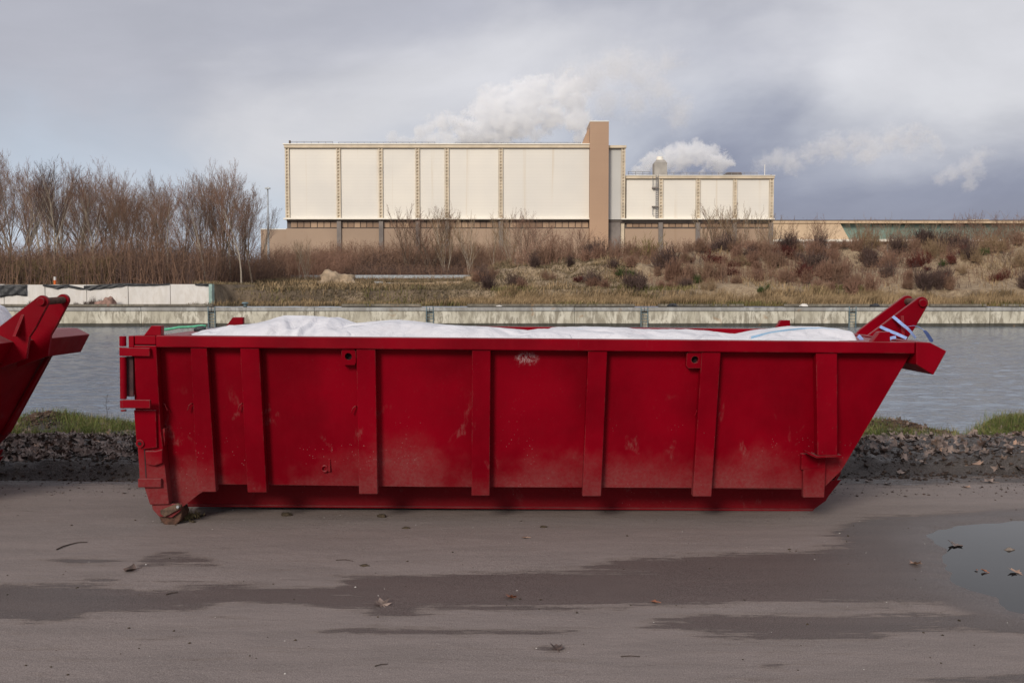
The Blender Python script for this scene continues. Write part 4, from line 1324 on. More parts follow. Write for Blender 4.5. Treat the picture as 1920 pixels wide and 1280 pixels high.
ZTOP, ZTOP2, ZLED, ZBAND, ZWIN = bz(271), bz(329), bz(411), bz(428), bz(414)
bpart('main_block', bx(537), bx(1172), 1.2, 60, GZ - 2, ZTOP - .4, 'trim')
bpart('wing_block', bx(1172) + .01, bx(1451), 1.8, 48, GZ - 2, ZTOP2 - .3, 'trim')
cols1 = [(535, 543), (631, 639), (710, 718), (779, 787), (834, 842), (935, 943), (1105, 1140)]
for i in range(6):
    a, b2 = cols1[i][1], cols1[i + 1][0]
    bpart('facade_panel', bx(a) + .04, bx(b2) - .04, .35, 1.19, ZLED, bz(278), 'clad')
for (a, b2) in [(1140, 1165)]:
    bpart('facade_panel', bx(a) + .03, bx(b2) - .03, .7, 1.19, ZLED, bz(278), 'clad_grey')['label'] = 'narrow bluish grey panel beside the tower'
cols2 = [(1172, 1176), (1236, 1244), (1306, 1314), (1376, 1383), (1444, 1452)]
for i in range(4):
    a, b2 = cols2[i][1] if i else 1175, cols2[i + 1][0]
    bpart('facade_panel', bx(a) + .04, bx(b2) - .04, .95, 1.79, ZLED, bz(335), 'clad')
# lattice columns: two chords and rungs, open slots between
chord_cache = {}


def lattice(xa, xb, z0, z1, yb):
    w = xb - xa
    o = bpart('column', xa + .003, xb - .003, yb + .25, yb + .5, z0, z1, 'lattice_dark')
    px = plant.location
    key = (round(z1 - z0, 1),)
    mb = MB()
    for s_ in (xa, xb - w * .28):
        mb.box(s_, s_ + w * .28, yb, yb + .24, z0, z1)
    ch = MB(); ch.v = [(x - px.x, y, z - px.z) for x, y, z in mb.v]; ch.f = mb.f; ch.m = mb.m
    link('column_chord', ch.mesh('column_chord', M['lattice']), o)
    n = max(2, int((z1 - z0) / .62)); st = (z1 - z0) / n
    rg = MB()
    for k in range(n):
        rg.box(xa + w * .285 - px.x, xb - w * .285 - px.x, yb + .02, yb + .22, z0 + k * st - px.z, z0 + k * st + .26 - px.z)
    link('column_rungs', rg.mesh('column_rungs', M['lattice']), o)['kind'] = 'stuff'
    return o


for a, b2 in cols1[:6]: lattice(bx(a), bx(b2), ZLED + .13, bz(278), .05)
lattice(bx(1165), bx(1172.5), ZLED + .13, bz(278), .30)
for a, b2 in cols2[1:]: lattice(bx(a), bx(b2), ZLED + .13, bz(335), .65)
# cornices and ledges
bpart('cornice', bx(534), bx(1105), -.15, 1.5, bz(277.5), bz(271.5), 'trim', bv=.05)
bpart('cornice', bx(1140.2), bx(1174), .0, 1.5, bz(277.5), bz(272.5), 'trim', bv=.05)
bpart('roof_edge', bx(534) - .2, bx(1105), -.3, 1.6, bz(271.4), bz(269.6), 'trim_light')
bpart('cornice', bx(1174.2), bx(1453), .45, 2.0, bz(334.5), bz(329.5), 'trim', bv=.05)
bpart('roof_edge', bx(1174.2), bx(1453.5), .3, 2.1, bz(329.4), bz(328), 'trim_light')
bpart('ledge', bx(534) - .2, bx(1105) - .01, -.45, 1.3, bz(411.5), bz(409), 'trim_light')
bpart('ledge', bx(1165), bx(1453), .1, 1.9, bz(411.5), bz(409.3), 'trim_light')
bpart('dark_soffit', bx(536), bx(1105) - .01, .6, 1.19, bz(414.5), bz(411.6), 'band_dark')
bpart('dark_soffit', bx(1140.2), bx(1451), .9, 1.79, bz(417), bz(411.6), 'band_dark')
bpart('dark_opening', bx(1140.4), bx(1164), .75, 1.18, GZ - 1, bz(417.1), 'plinth_grey')
# tower
tw = bpart('tower', bx(1105), bx(1140), -.9, 8, GZ - 2, bz(230), 'brick')
bpart('tower_coping', bx(1104.6), bx(1140.4), -1.0, 8.1, bz(230) + .01, bz(228.3), 'trim_light', tw)
px_ = plant.location
but = [(bx(1104.8), bz(238)), (bx(1104.8), bz(270)), (bx(1090), bz(270)), (bx(1095), bz(262)), (bx(1098.5), bz(250))]
f_ = [(x - px_.x, 1.0, z - px_.z) for x, z in but]
link('tower_buttress', MB().prism(f_, [(x, 7.5, z) for x, y, z in f_]).mesh('tower_buttress', M['brick']), tw)
# window band with panes
pane_me = None


def windows(xa, xb, z0, z1, yb, n):
    global pane_me
    w = (xb - xa) / n
    me = MB().box(-w * .44, w * .44, 0, .12, 0, z1 - z0).mesh('window_pane', M['pane'])
    for k in range(n):
        link('window_pane', me, plant, (xa + (k + .5) * w - px_.x, yb, z0 - px_.z))


spans1 = [(543, 631), (639, 710), (718, 779), (787, 834), (842, 935), (943, 1104)]
bpart('window_band', bx(536), bx(1104.5), .95, 1.19, bz(428), bz(414.6), 'band_dark')
for a, b2 in spans1: windows(bx(a), bx(b2), bz(426), bz(415.5), .80, max(3, round((b2 - a) / 12)))
bpart('window_band', bx(1173), bx(1450), 1.5, 1.79, bz(428), bz(417.1), 'band_dark')
for a, b2 in [(1176, 1236), (1244, 1306), (1314, 1376), (1383, 1444)]: windows(bx(a), bx(b2), bz(425), bz(418), 1.38, max(3, round((b2 - a) / 12)))
# brick plinth and piers
for i, (a, b2) in enumerate([(535, 631), (639, 710), (718, 779), (787, 834), (842, 935), (943, 1104.5)]):
    bpart('plinth_wall', bx(a), bx(b2), .5, 1.19, GZ - 2, bz(428.2), 'plinth')
for a, b2 in [(1173, 1236), (1244, 1306), (1314, 1376), (1383, 1444)]:
    bpart('plinth_wall', bx(a), bx(b2), 1.0, 1.79, GZ - 2, bz(428.2), 'plinth')
for a, b2 in cols1[1:6]: bpart('pier', bx(a), bx(b2), .1, 1.19, GZ - 2, bz(414.6), 'plinth_grey')
for a, b2 in cols2[1:]: bpart('pier', bx(a), bx(b2), .7, 1.79, GZ - 2, bz(417.2), 'plinth_grey')
bpart('low_annex', bx(486), bx(534.5), 1.0, 30, GZ - 2, bz(430), 'plinth')
bpart('annex_edge', bx(485.5), bx(534.5), .9, 30, bz(430) + .01, bz(428.6), 'trim_light')
# roof gear
for (a, b2, yy, zt_, zb2) in ((540, 622, 2.0, 262.5, 269.5), (632, 815, 2.0, 263.5, 269.5), (852, 1090, 2.0, 264, 269.5), (1180, 1222, 2.4, 319, 328), (1254, 1425, 2.4, 320.5, 328)):
    mb = MB()
    x0, x1 = bx(a) - px_.x, bx(b2) - px_.x; z1 = bz(zt_) - px_.z; z0 = bz(zb2) - px_.z
    mb.box(x0, x1, yy, yy + .08, z1 - .08, z1); mb.box(x0, x1, yy, yy + .08, (z0 + z1) / 2, (z0 + z1) / 2 + .06)
    link('roof_railing', mb.mesh('roof_railing', M['rail']), plant)
    n = max(2, int((x1 - x0) / 1.3))
    pm_ = MB().box(-.04, .04, 0, .08, 0, z1 - z0 - .09).mesh('rail_post', M['rail'])
    for k in range(n + 1):
        link('rail_post', pm_, plant, (x0 + .05 + (x1 - x0 - .1) * k / n, yy + .1, z0))
bpart('vent_stub', bx(539.5), bx(542.5), 1.7, 2.1, bz(269.5), bz(261), 'roofing')
bpart('roof_box', bx(797), bx(823), 4, 7, bz(269.5), bz(265), 'roofing')
bpart('roof_box', bx(824), bx(829), 4, 5.5, bz(269.5), bz(264.5), 'trim_light')
bpart('roof_box', bx(854), bx(866), 4, 6, bz(269.5), bz(264), 'trim_light')
dk = bpart('roof_duct', bx(1230), bx(1254), 2.6, 5.5, bz(328), bz(302), 'duct')
m_ = MB()
zA, zB, zC = bz(302) - px_.z + .01, bz(296) - px_.z, bz(289) - px_.z
xa, xb = bx(1230) - px_.x, bx(1254) - px_.x
m_.prism([(xa, 2.6, zA), (xb, 2.6, zA), (xb - .5, 3, zB), (xa + .5, 3, zB)], [(xa, 5.5, zA), (xb, 5.5, zA), (xb - .5, 5.2, zB), (xa + .5, 5.2, zB)])
link('duct_hood', m_.mesh('duct_hood', M['duct']), dk)
m_ = MB().tube([((xa + xb) / 2, 4, zB + .02), ((xa + xb) / 2, 4, zC)], [.75, .6], 14)
link('duct_cap', m_.mesh('duct_cap', M['trim_light']), dk)
u_ = [(1359, 327), (1364, 323), (1370, 319.5), (1395, 319.5), (1397, 323), (1397, 328), (1359, 328)]
f_ = [(bx(a) - px_.x, 3.0, bz(b2) - px_.z) for a, b2 in u_]
link('roof_unit', MB().prism(f_, [(x, 6, z) for x, y, z in f_]).mesh('roof_unit', M['roofing']), plant)
bpart('lightning_rod', bx(1440) - .05, bx(1440) + .05, 3, 3.1, bz(328), bz(305), 'trim_light')
bpart('roof_post', bx(1449), bx(1452), 2.2, 2.5, bz(328), bz(325), 'roofing')
# caged access ladder on the wing
xl_ = bx(1223); xr_ = bx(1235)
bpart('access_platform', xl_, xr_, .2, .9, bz(353), bz(350.5), 'plinth_grey')
bpart('access_platform', xl_, xr_, .2, .9, bz(388), bz(386), 'plinth_grey')
mb = MB()
for xx in (xl_ + .75, xr_ - .1): mb.box(xx - px_.x - .05, xx - px_.x + .05, .3, .4, bz(409) - px_.z, bz(327) - px_.z)
for xx in (xl_ + .1,):
    mb.box(xx - px_.x - .04, xx - px_.x + .04, .3, .4, bz(353) - px_.z, bz(330) - px_.z); mb.box(xx - px_.x - .04, xx - px_.x + .04, .3, .4, bz(403) - px_.z, bz(386) - px_.z)
    mb.box(xx - px_.x, xr_ - px_.x, .3, .38, bz(345.5) - px_.z, bz(345) - px_.z); mb.box(xx - px_.x, xr_ - px_.x, .3, .38, bz(401.5) - px_.z, bz(401) - px_.z)
link('ladder_stile', mb.mesh('ladder_stile', M['rail']), plant)
rg_ = MB().box(xl_ + .82 - px_.x, xr_ - .17 - px_.x, .31, .39, -.05, .05).mesh('ladder_rung', M['rail'])
for k in range(22): link('ladder_rung', rg_, plant, (0, 0, bz(408) - px_.z + k * .38))

# long low hall beyond, with a sea-green glazed front
HY = 235.0
hall = thing('low_hall', 'long low cream hall with sea green glazing beyond the mound', 'hall', (at(1700, 430, HY).x, HY, GZ))


def hx(px): return at(px, 400, HY).x - hall.location.x
def hz(py): return at(960, py, HY).z - GZ


def hpart(name, a, b2, y0, y1, pb, pt, mat):
    return link(name, MB().box(hx(a), hx(b2), y0, y1, hz(pb), hz(pt)).mesh(name, M[mat]), hall)


hpart('roof_fascia', 1430, 2150, -.3, 40, 418.5, 414, 'far_cream')
hpart('roof_edge', 1430, 2150, -.4, 40.1, 413.9, 412.6, 'roofing')
fr_ = [(hx(1430), hz(448.5)), (hx(1593), hz(448.5)), (hx(1575.5), hz(418.6)), (hx(1430), hz(418.6))]
link('sloped_wall', MB().prism([(x, 0, z) for x, z in fr_], [(x, 4, z) for x, z in fr_]).mesh('sloped_wall', M['far_cream']), hall)
gp = [1594, 1640, 1676, 1710, 1742, 1778, 1815, 1850, 1890, 1930, 1980, 2040, 2140]
hpart('glazing_backing', 1575, 2145, 2.2, 4, 448.5, 418.6, 'band_dark')
for i in range(len(gp) - 1):
    if i == 0:
        q = [(hx(1593.5), hz(448.4)), (hx(gp[1]) - .06, hz(448.4)), (hx(gp[1]) - .06, hz(419)), (hx(1576), hz(419))]
        link('glass_pane', MB().prism([(x, 1.6, z) for x, z in q], [(x, 2.1, z) for x, z in q]).mesh('glass_pane', M['green_glass']), hall)
    else:
        link('glass_pane', MB().box(hx(gp[i]) + .06, hx(gp[i + 1]) - .06, 1.6, 2.1, hz(448.4), hz(420.5 + (i % 3) * .4)).mesh('glass_pane', M['green_glass']), hall)
hpart('lower_ledge', 1430, 2150, -.5, 3.9, 453, 448.6, 'trim_light')
for a, b2, mt in ((1440, 1462, 'far_white'), (1462, 1470, 'far_red'), (1470, 1484, 'far_blue'), (1484, 1500, 'far_white'), (1500, 1532, 'far_white'), (1532, 1546, 'far_blue'), (1546, 1600, 'far_white'), (1600, 1640, 'far_white'), (1640, 2150, 'plinth')):
    hpart('ground_floor_wall', a, b2, .8 + (a % 3) * .1, 2.5, 520, 453.1, mt)
hpart('roof_vent', 1838, 1878, 6, 12, 412.5, 408, 'far_cream')
hpart('roof_vent', 1838, 1845, 4, 6, 412.5, 409, 'trim_light')
for k in range(6): hpart('light_post', 1480 + k * 45, 1481 + k * 45, -1.5, -1.4, 500, 454, 'rail')

# lamp posts, guard rail
def lamp(px, ptop, pbot, Y, label, arm=True):
    p = at(px, pbot, Y); zt_ = at(px, ptop, Y).z
    z0 = far_z(p.x, Y) - .1
    t = thing('lamp_post', label, 'lamp post', (p.x, Y, z0), group='tall grey lamp posts')
    H = zt_ - z0
    link('pole', MB().tube([(0, 0, 0), (0, 0, H * .25), (0, 0, H - .3)], [.17, .14, .08], 10).mesh('pole', M['galv'], True), t)
    link('lamp_head', MB().box(-.28, .28, -.25, .15, H - .3, H - .12).box(-.05, .05, -.05, .05, H - .12, H).mesh('lamp_head', M['galv']), t)


lamp(504, 350, 518, 118, 'tall grey lamp post between the wood and the factory')
lamp(155, 455, 520, 112, 'pale lamp post half hidden among the bare trees of the wood')
gy = 117.0
gr_a, gr_b = at(398, 520, gy), at(907, 520, gy)
gz0 = at(650, 526, gy).z
gr = thing('guard_rail', 'galvanised road guard rail running from the wood to the mound', 'guard rail', (gr_a.x, gy, gz0))
prof = [(0, 0), (-.05, .06), (-.05, .13), (0, .17), (0, .22), (-.05, .26), (-.05, .33), (0, .39)]
n_seg = 9; Lr = gr_b.x - gr_a.x
for k in range(n_seg):
    x0, x1 = Lr * k / n_seg, Lr * (k + 1) / n_seg - .01
    zr_ = .25
    f = [(x0, y, zr_ + z) for y, z in prof] + [(x0, .03, zr_ + .39), (x0, .03, zr_)]
    b_ = [(x1, y, z) for _, y, z in f]
    link('rail_beam', MB().prism(f, b_).mesh('rail_beam', M['galv']), gr)
pm_ = MB().box(-.06, .06, .04, .16, -.9, .62).mesh('rail_post', M['galv'])
for k in range(22): link('rail_post', pm_, gr, (Lr * (k + .5) / 22, 0, 0))

# sand heap and debris by the guard rail
p = at(628, 530, 90)
hp_ = rock('sand_heap', (p.x - .1, 90, far_z(p.x, 90) + .0), (1.9, 1.6, 1.35), M['sandheap'], 'craggy heap of pale sand before the guard rail', 'sand heap', 9, .55, 4)
p = at(708, 528, 92); z = far_z(p.x, 92)
for k, (dx, w, h, lb) in enumerate([(-1.4, 1.2, .22, 'low pale slab lying first beside the sand heap'), (.1, .8, .42, 'broken grey block standing highest in the rubble past the sand heap'), (1.1, .5, .3, 'small pale block at the far end of the rubble')]):
    tag(bevel(link('concrete_block', MB().box(-w / 2, w / 2, -.3, .3, -.2, h).mesh('concrete_block', M['quay_cap']), None, (p.x + dx, 92, z), (0, .04 * (k - 1), .1 * k)), .03), lb, 'rubble', 'rubble before the guard rail')
for k, (a, b2) in enumerate([(720, 815), (818, 868), (872, 905)]):
    A, B_ = at(a, 528, 94).x, at(b2, 528, 94).x
    tag(link('timber_beam', MB().box(A, B_, 93.9, 94.2, far_z(A, 94) + .0, max(far_z(A, 94), far_z(B_, 94)) + .28).mesh('timber_beam', M['sandheap'])),
        ['longest pale timber lying below the guard rail', 'middle pale timber lying below the guard rail', 'shortest pale timber by the toe of the mound'][k], 'timber', 'timbers lying before the mound')
# small stones on the quay edge
for k, (px, lb, r_, mt) in enumerate([(1508, 'pale stone on the quay edge behind the front of the skip', .22, 'white_wall'), (1641, 'dark lump on the quay just before the hook plates', .25, 'black_sheet'), (1262, 'dark mooring lump behind the third ladder', .25, 'black_sheet'), (936, 'small pale stone on the quay under the dry grass', .14, 'white_wall')]):
    p = at(px, 571, QY + 1.2)
    rock('stone', (p.x, QY + 1.2, QZ + r_ * .25), (r_ * 1.5, r_, r_ * .8), M[mt], lb, 'stone', k * 3.3, .4, 2)
p = at(459, 572, QY + .6)
t = thing('mooring_bollard', 'small dark mooring bollard on the quay past the white wall', 'bollard', (p.x, QY + .7, QZ))
link('bollard_shaft', MB().tube([(0, 0, 0), (0, 0, .25)], [.13, .11], 10).mesh('bollard_shaft', M['ladder']), t)
link('bollard_cap', MB().tube([(0, 0, .25), (0, 0, .36)], [.26, .2], 10).mesh('bollard_cap', M['ladder']), t)


# ------------------------------------------------------------------ bare trees and shrubs
def grow(seed, H, spread=.42, levels=4, kids=(9, 6, 5, 4), up=.35, stems=1, lean=0.0, twig=.020, trunk_r=.012, bare=.28):
    """returns trunk MB and arrays of twig triangles"""
    rd = random.Random(seed)
    tr = MB(); tw = []

    def seg(p, d, ln, r, lvl):
        n = 5 if lvl == 0 else 3
        pts = [p]; q = p.copy(); dd = d.copy()
        for i in range(n):
            dd = (dd + Vector((rd.gauss(0, .10), rd.gauss(0, .10), rd.gauss(0, .04) + (up * .14 if lvl else .03)))).normalized()
            q = q + dd * (ln / n); pts.append(q.copy())
        if lvl <= 1:
            tr.tube(pts, [max(r * (1 - .82 * i / n), .012) for i in range(n + 1)], 5 if lvl == 0 else 3, caps=False)
        else:
            for i in range(n):
                a_, b_ = pts[i], pts[i + 1]
                sd = (b_ - a_).cross(Vector((rd.gauss(0, 1), rd.gauss(0, 1), rd.gauss(0, 1)))).normalized()
                w = max(r * (1 - .6 * i / n), twig * .55)
                if i == n - 1: tw.append((a_ - sd * w, a_ + sd * w, b_))
                else:
                    tw.append((a_ - sd * w, a_ + sd * w, b_ + sd * w * .8)); tw.append((a_ - sd * w, b_ + sd * w * .8, b_ - sd * w * .8))
        if lvl >= levels: return
        k = kids[lvl]
        for j in range(k):
            t = (bare if lvl == 0 else .15) + (1 - (bare if lvl == 0 else .15)) * (j + rd.random()) / k
            f = t * n; i = min(int(f), n - 1)
            base = pts[i].lerp(pts[i + 1], f - i)
            axis = (pts[i + 1] - pts[i]).normalized()
            side = axis.cross(Vector((rd.gauss(0, 1), rd.gauss(0, 1), rd.gauss(0, 1)))).normalized()
            an = spread * rd.uniform(.7, 1.35)
            nd = (axis * math.cos(an) + side * math.sin(an) + Vector((0, 0, up * .35))).normalized()
            ratio = (.62 if lvl == 0 else .58) * (1 - .55 * t if lvl == 0 else 1 - .35 * t) * rd.uniform(.75, 1.2)
            seg(base, nd, ln * ratio, max(r * (1 - .7 * t) * .5, .010 if lvl else .02), lvl + 1)

    for s_ in range(stems):
        a_ = rd.uniform(0, 6.28); l2 = lean + (.16 if stems > 1 else .03) * rd.uniform(.4, 1.2)
        seg(Vector((rd.uniform(-.2, .2) * (stems > 1), rd.uniform(-.2, .2) * (stems > 1), -.2)), Vector((math.cos(a_) * l2, math.sin(a_) * l2, 1)).normalized(), H * rd.uniform(.85, 1.0), H * trunk_r * (1 if s_ == 0 else .7), 0)
    return tr, tw


def tris_to_mesh(name, tw, mat):
    v = np.array([[*a, *b, *c] for a, b, c in tw], np.float32).reshape(-1, 3)
    t = np.arange(len(v)).reshape(-1, 3)
    return tri_mesh(name, v, t, mat)


TREES = []
specs = [  # H, spread, kids, stems, trunk, twigs
    (12.5, .45, (11, 6, 5, 4), 1, 'bark', 'twig'),
    (12.0, .40, (10, 6, 5, 4), 2, 'bark', 'twig'),
    (13.0, .36, (12, 6, 5, 3), 1, 'pale_bark', 'twig_rust'),
    (11.5, .50, (10, 7, 5, 4), 3, 'bark', 'twig'),
    (13.5, .32, (13, 6, 4, 3), 1, 'pale_bark', 'twig_dark'),
    (11.0, .55, (9, 7, 6, 4), 1, 'bark', 'twig_rust'),
]
for i, (H, sp, kd, st, bk, tg) in enumerate(specs):
    tr, tw = grow(100 + i, H, sp, 4, kd, stems=st, twig=.0135)
    TREES.append((tr.mesh('trunk', M[bk]), tris_to_mesh('crown', tw, M[tg]), H))


def put_tree(kind, px, Y, ptop, label, group, parts=True, name='bare_tree'):
    tm, cm, H = TREES[kind]
    x = at(px, 500, Y).x; z0 = far_z(x, Y) - .1
    h = at(px, ptop, Y).z - z0
    o = link(name, None, None, (x, Y, z0), (0, 0, random.uniform(0, 6.28)), h / H * random.uniform(.98, 1.08))
    tag(o, label, 'tree', group)
    link('trunk', tm, o); link('crown', cm, o)
    return o


top_px = [-60, 0, 30, 60, 100, 140, 180, 220, 260, 300, 340, 380, 400, 430, 455, 475, 500, 520]
top_py = [350, 350, 350, 345, 334, 346, 358, 364, 370, 370, 376, 366, 358, 346, 370, 384, 405, 436]


def wood_place(px):
    for lim, t in ((0, 'beyond the cut-off skip'), (55, 'above the wide black sheet'), (120, 'above the orange post'), (190, 'behind the hidden lamp post'), (240, 'above the boulder'), (300, 'above the longest black sheet'),
                   (350, 'by the last black sheet'), (400, 'above the white wall end'), (440, 'just past the white wall')):
        if px < lim: return t
    return 'nearest the lamp post'


front = [(8, 'leaning dark tree at the very edge of the wood above the wide black sheet'), (44, 'pale thin trunked tree over the wide black sheet'), (72, 'bushy russet tree between the black sheet and the orange post'),
         (100, 'tallest spiky tree straight behind the orange and white post'), (128, 'brown crowned tree just past the orange post'), (152, 'russet tree hiding the lamp post within the wood'), (176, 'pale forked trunk tree before the boulder'),
         (205, 'brown tree directly behind the reddish boulder'), (234, 'wide branching pale tree past the boulder'), (262, 'dense dark bushy tree over the middle of the white wall'), (290, 'heavy boughed dark tree over the longest black sheet'),
         (318, 'fine russet tree near the end of the black sheets'), (345, 'low twiggy tree before the white wall end'), (372, 'slim tree just before the end of the white wall'), (388, 'pale leaning birch at the green end post of the white wall'),
         (412, 'tall thin tree just past the white wall end'), (432, 'tallest slim tree nearest the factory side of the wood'), (452, 'thin tree before the lamp post'), (474, 'sparse outermost tree beside the lamp post')]
for i, (px, lb) in enumerate(front):
    k = [0, 4, 2, 4, 0, 2, 4, 1, 5, 3, 0, 2, 5, 1, 4, 1, 4, 2, 0][i]
    Yt = 86 + (i * 37 % 11) * .7
    put_tree(k, px, Yt, np.interp(px, top_px, top_py) + random.uniform(-6, 12), lb, 'bare trees standing behind the white wall')
used_trees = set()
for i in range(46):
    px = -50 + 560 * ((i * .618034) % 1) + random.uniform(-8, 8)
    if px > 486: px -= 40
    Yt = random.uniform(92, 122)
    kk = random.choice([0, 1, 3, 5, 0, 2, 4])
    tl = (kk, Yt < 107, wood_place(px))
    if tl in used_trees: continue
    used_trees.add(tl)
    put_tree(kk, px, Yt, np.interp(px, top_px, top_py) + abs(random.gauss(0, 16)) + 2,
             f"{['single stemmed brown', 'twin stemmed brown', 'pale rusty', 'many stemmed', 'tall pale trunked', 'wide russet'][kk]} tree {'in the middle' if Yt < 107 else 'at the back'} of the wood, {wood_place(px)}", 'bare trees deep in the wood')
# slim birches and saplings before the factory
SAP = []
for i, (H, st, bk, tg, sp) in enumerate([(6, 1, 'pale_bark', 'twig_tan', .38), (6, 4, 'bark', 'twig', .42), (6, 3, 'pale_bark', 'twig_tan', .32), (6, 5, 'bark', 'twig_rust', .5)]):
    tr, tw = grow(300 + i, H, sp, 3, (9, 6, 5), stems=st, twig=.013, trunk_r=.007, bare=.15)
    SAP.append((tr.mesh('trunk', M[bk]), tris_to_mesh('crown', tw, M[tg]), H))
saps = [(560, 455, 505, 100, 0, 'slim pale sapling at the factory corner above the sand heap'), (575, 448, 505, 104, 2, 'leaning pale sapling under the first factory bay'),
        (765, 383, 480, 128, 1, 'wide many stemmed bare tree before the third factory bay'), (806, 392, 480, 128, 3, 'round topped bare tree under the fourth factory bay'), (835, 388, 500, 126, 2, 'tall thin bare tree before the fifth factory column'),
        (882, 405, 495, 126, 2, 'thin pale stems before the wide sixth bay'), (922, 408, 490, 124, 0, 'thin pale stem beside the sixth factory column'), (960, 400, 475, 118, 2, 'clump of thin stems where the mound begins'),
        (985, 395, 470, 112, 3, 'tan twiggy tree on the first rise of the mound'), (1022, 418, 470, 108, 3, 'russet bushy tree on the mound before the tower'), (1075, 425, 468, 108, 3, 'low russet tree on the mound just before the tower'),
        (1355, 390, 470, 122, 1, 'bare tree before the second last wing column'), (1338, 396, 470, 124, 2, 'thin bare tree under the third wing bay'), (1392, 400, 465, 120, 2, 'tall thin stems between the last two wing columns'), (1432, 405, 462, 118, 2, 'thin stems before the last wing column'),
        (1468, 415, 462, 116, 1, 'twiggy tree just past the factory wing end'), (1530, 418, 465, 114, 3, 'tan twiggy clump before the cream end of the low hall'), (1618, 415, 460, 114, 2, 'bunch of tan stems where the green glazing starts'),
        (1636, 420, 458, 112, 3, 'thick tan thicket tree before the green glazing'), (1672, 414, 458, 112, 2, 'thin forked stem before the green glazing'), (1715, 430, 458, 112, 0, 'short thin stem before the green glazing'), (1742, 416, 456, 112, 2, 'lone straight stem before the green glazing'),
        (1800, 410, 456, 110, 3, 'tan bush tree towards the end of the green glazing'), (1850, 404, 455, 108, 3, 'russet twiggy tree under the hall roof vent'), (1885, 408, 455, 108, 1, 'dense russet tree near the picture edge past the roof vent'), (1912, 412, 455, 106, 3, 'outermost russet tree past the roof vent')]
for px, pt, pb, Y, k, lb in saps:
    tm, cm, H = SAP[k]
    x = at(px, pb, Y).x; z0 = far_z(x, Y) - .1
    h = (at(px, pt, Y).z - z0) * (.86 if px < 1100 else .92)
    o = link('bare_tree', None, None, (x, Y, z0), (0, 0, random.uniform(0, 6.28)), (h / H,) * 3)
    tag(o, lb, 'tree', 'slim bare trees in front of the factory')
    link('trunk', tm, o); link('crown', cm, o)

# shrubs on the mound
def shrub_mesh(seed, mat, n=150, r=1.0, h=1.0, w=.016, curve=.3, leafy=0):
    rd = random.Random(seed); tw = []
    cen = [(rd.uniform(-.75, .75), rd.uniform(-.5, .5), rd.uniform(.45, 1.1)) for _ in range(rd.choice([2, 3, 4]))]
    for _ in range(n):
        a_ = rd.uniform(0, 6.283); e = abs(rd.gauss(0, .62)); cl_ = rd.choice(cen)
        d_ = Vector((math.cos(a_) * math.sin(e), math.sin(a_) * math.sin(e), math.cos(e)))
        p = Vector((cl_[0] * r + rd.gauss(0, .16) * r, cl_[1] * r + rd.gauss(0, .16) * r, -.05))
        ln = rd.uniform(.4, 1.15) * cl_[2]
        pts = [p]
        for i in range(3):
            d_ = (d_ + Vector((rd.gauss(0, .16), rd.gauss(0, .16), rd.gauss(.02, .1)))).normalized()
            pts.append(pts[-1] + Vector((d_.x * r, d_.y * r, d_.z * h)) * ln / 3)
        sd = (pts[1] - pts[0]).cross(Vector((rd.gauss(0, 1), rd.gauss(0, 1), rd.gauss(0, .3)))).normalized()
        for i in range(3):
            a2, b_ = pts[i], pts[i + 1]; ww_ = w * (1 - .25 * i)
            tw.append((a2 - sd * ww_, a2 + sd * ww_, b_))
            for _k in range(3):
                q = a2.lerp(b_, rd.random()); dd = (d_ + Vector((rd.gauss(0, .6), rd.gauss(0, .6), rd.gauss(.1, .4)))).normalized()
                e2 = q + Vector((dd.x * r, dd.y * r, dd.z * h)) * rd.uniform(.12, .30)
                s2 = (e2 - q).cross(Vector((rd.gauss(0, 1), rd.gauss(0, 1), rd.gauss(0, 1)))).normalized() * w * .7
                tw.append((q - s2, q + s2, e2))
                if leafy and rd.random() < leafy:
                    l2 = Vector((rd.gauss(0, 1), rd.gauss(0, 1), rd.gauss(0, 1))).normalized() * .06
                    tw.append((e2 - l2, e2 + l2, e2 + l2.cross(dd) * 1.2 + dd * .05))
    return tris_to_mesh('shrub', tw, M[mat])


SH = {}
for nm, mt, kw in (('dark', 'twig_dark', dict(n=230, w=.020)), ('brown', 'twig', dict(n=220, w=.018)), ('rust', 'twig_rust', dict(n=220, w=.017)), ('tan', 'twig_tan', dict(n=200, w=.016)),
                   ('red', 'twig_red', dict(n=240, w=.022)), ('yellow', 'twig_yellow', dict(n=200, w=.016)), ('green', 'leaf_green', dict(n=150, w=.02, leafy=.8))):
    SH[nm] = [shrub_mesh(500 + 10 * len(SH) + j, mt, **kw) for j in range(3)]


def surf_hit(px, py, y0=72.5, y1=135):
    """first ground point of the far bank seen at px, py"""
    Y = np.arange(y0, y1, .4); r = ray(px, py)
    X = r.x / r.y * Y; Z = CZ + r.z / r.y * Y
    g = far_h(X, Y)
    hit = np.nonzero(g >= Z)[0]
    if len(hit) == 0: return None
    i = hit[0]
    return Vector((X[i], Y[i], g[i]))


def put_shrub(kind, px, py, w_px, h_px, label, group='shrubs on the sandy mound'):
    p = surf_hit(px, py)
    if p is None:
        Y = 104; x = at(px, py, Y).x; p = Vector((x, Y, far_z(x, Y)))
    s = p.y / F
    o = link('shrub', random.choice(SH[kind]), None, (p.x, p.y, p.z), (random.uniform(-.15, .15), random.uniform(-.15, .15), random.uniform(0, 6.28)), (w_px * s * .56, w_px * s * .50, h_px * s * 1.10))
    return tag(o, label, 'shrub', group)


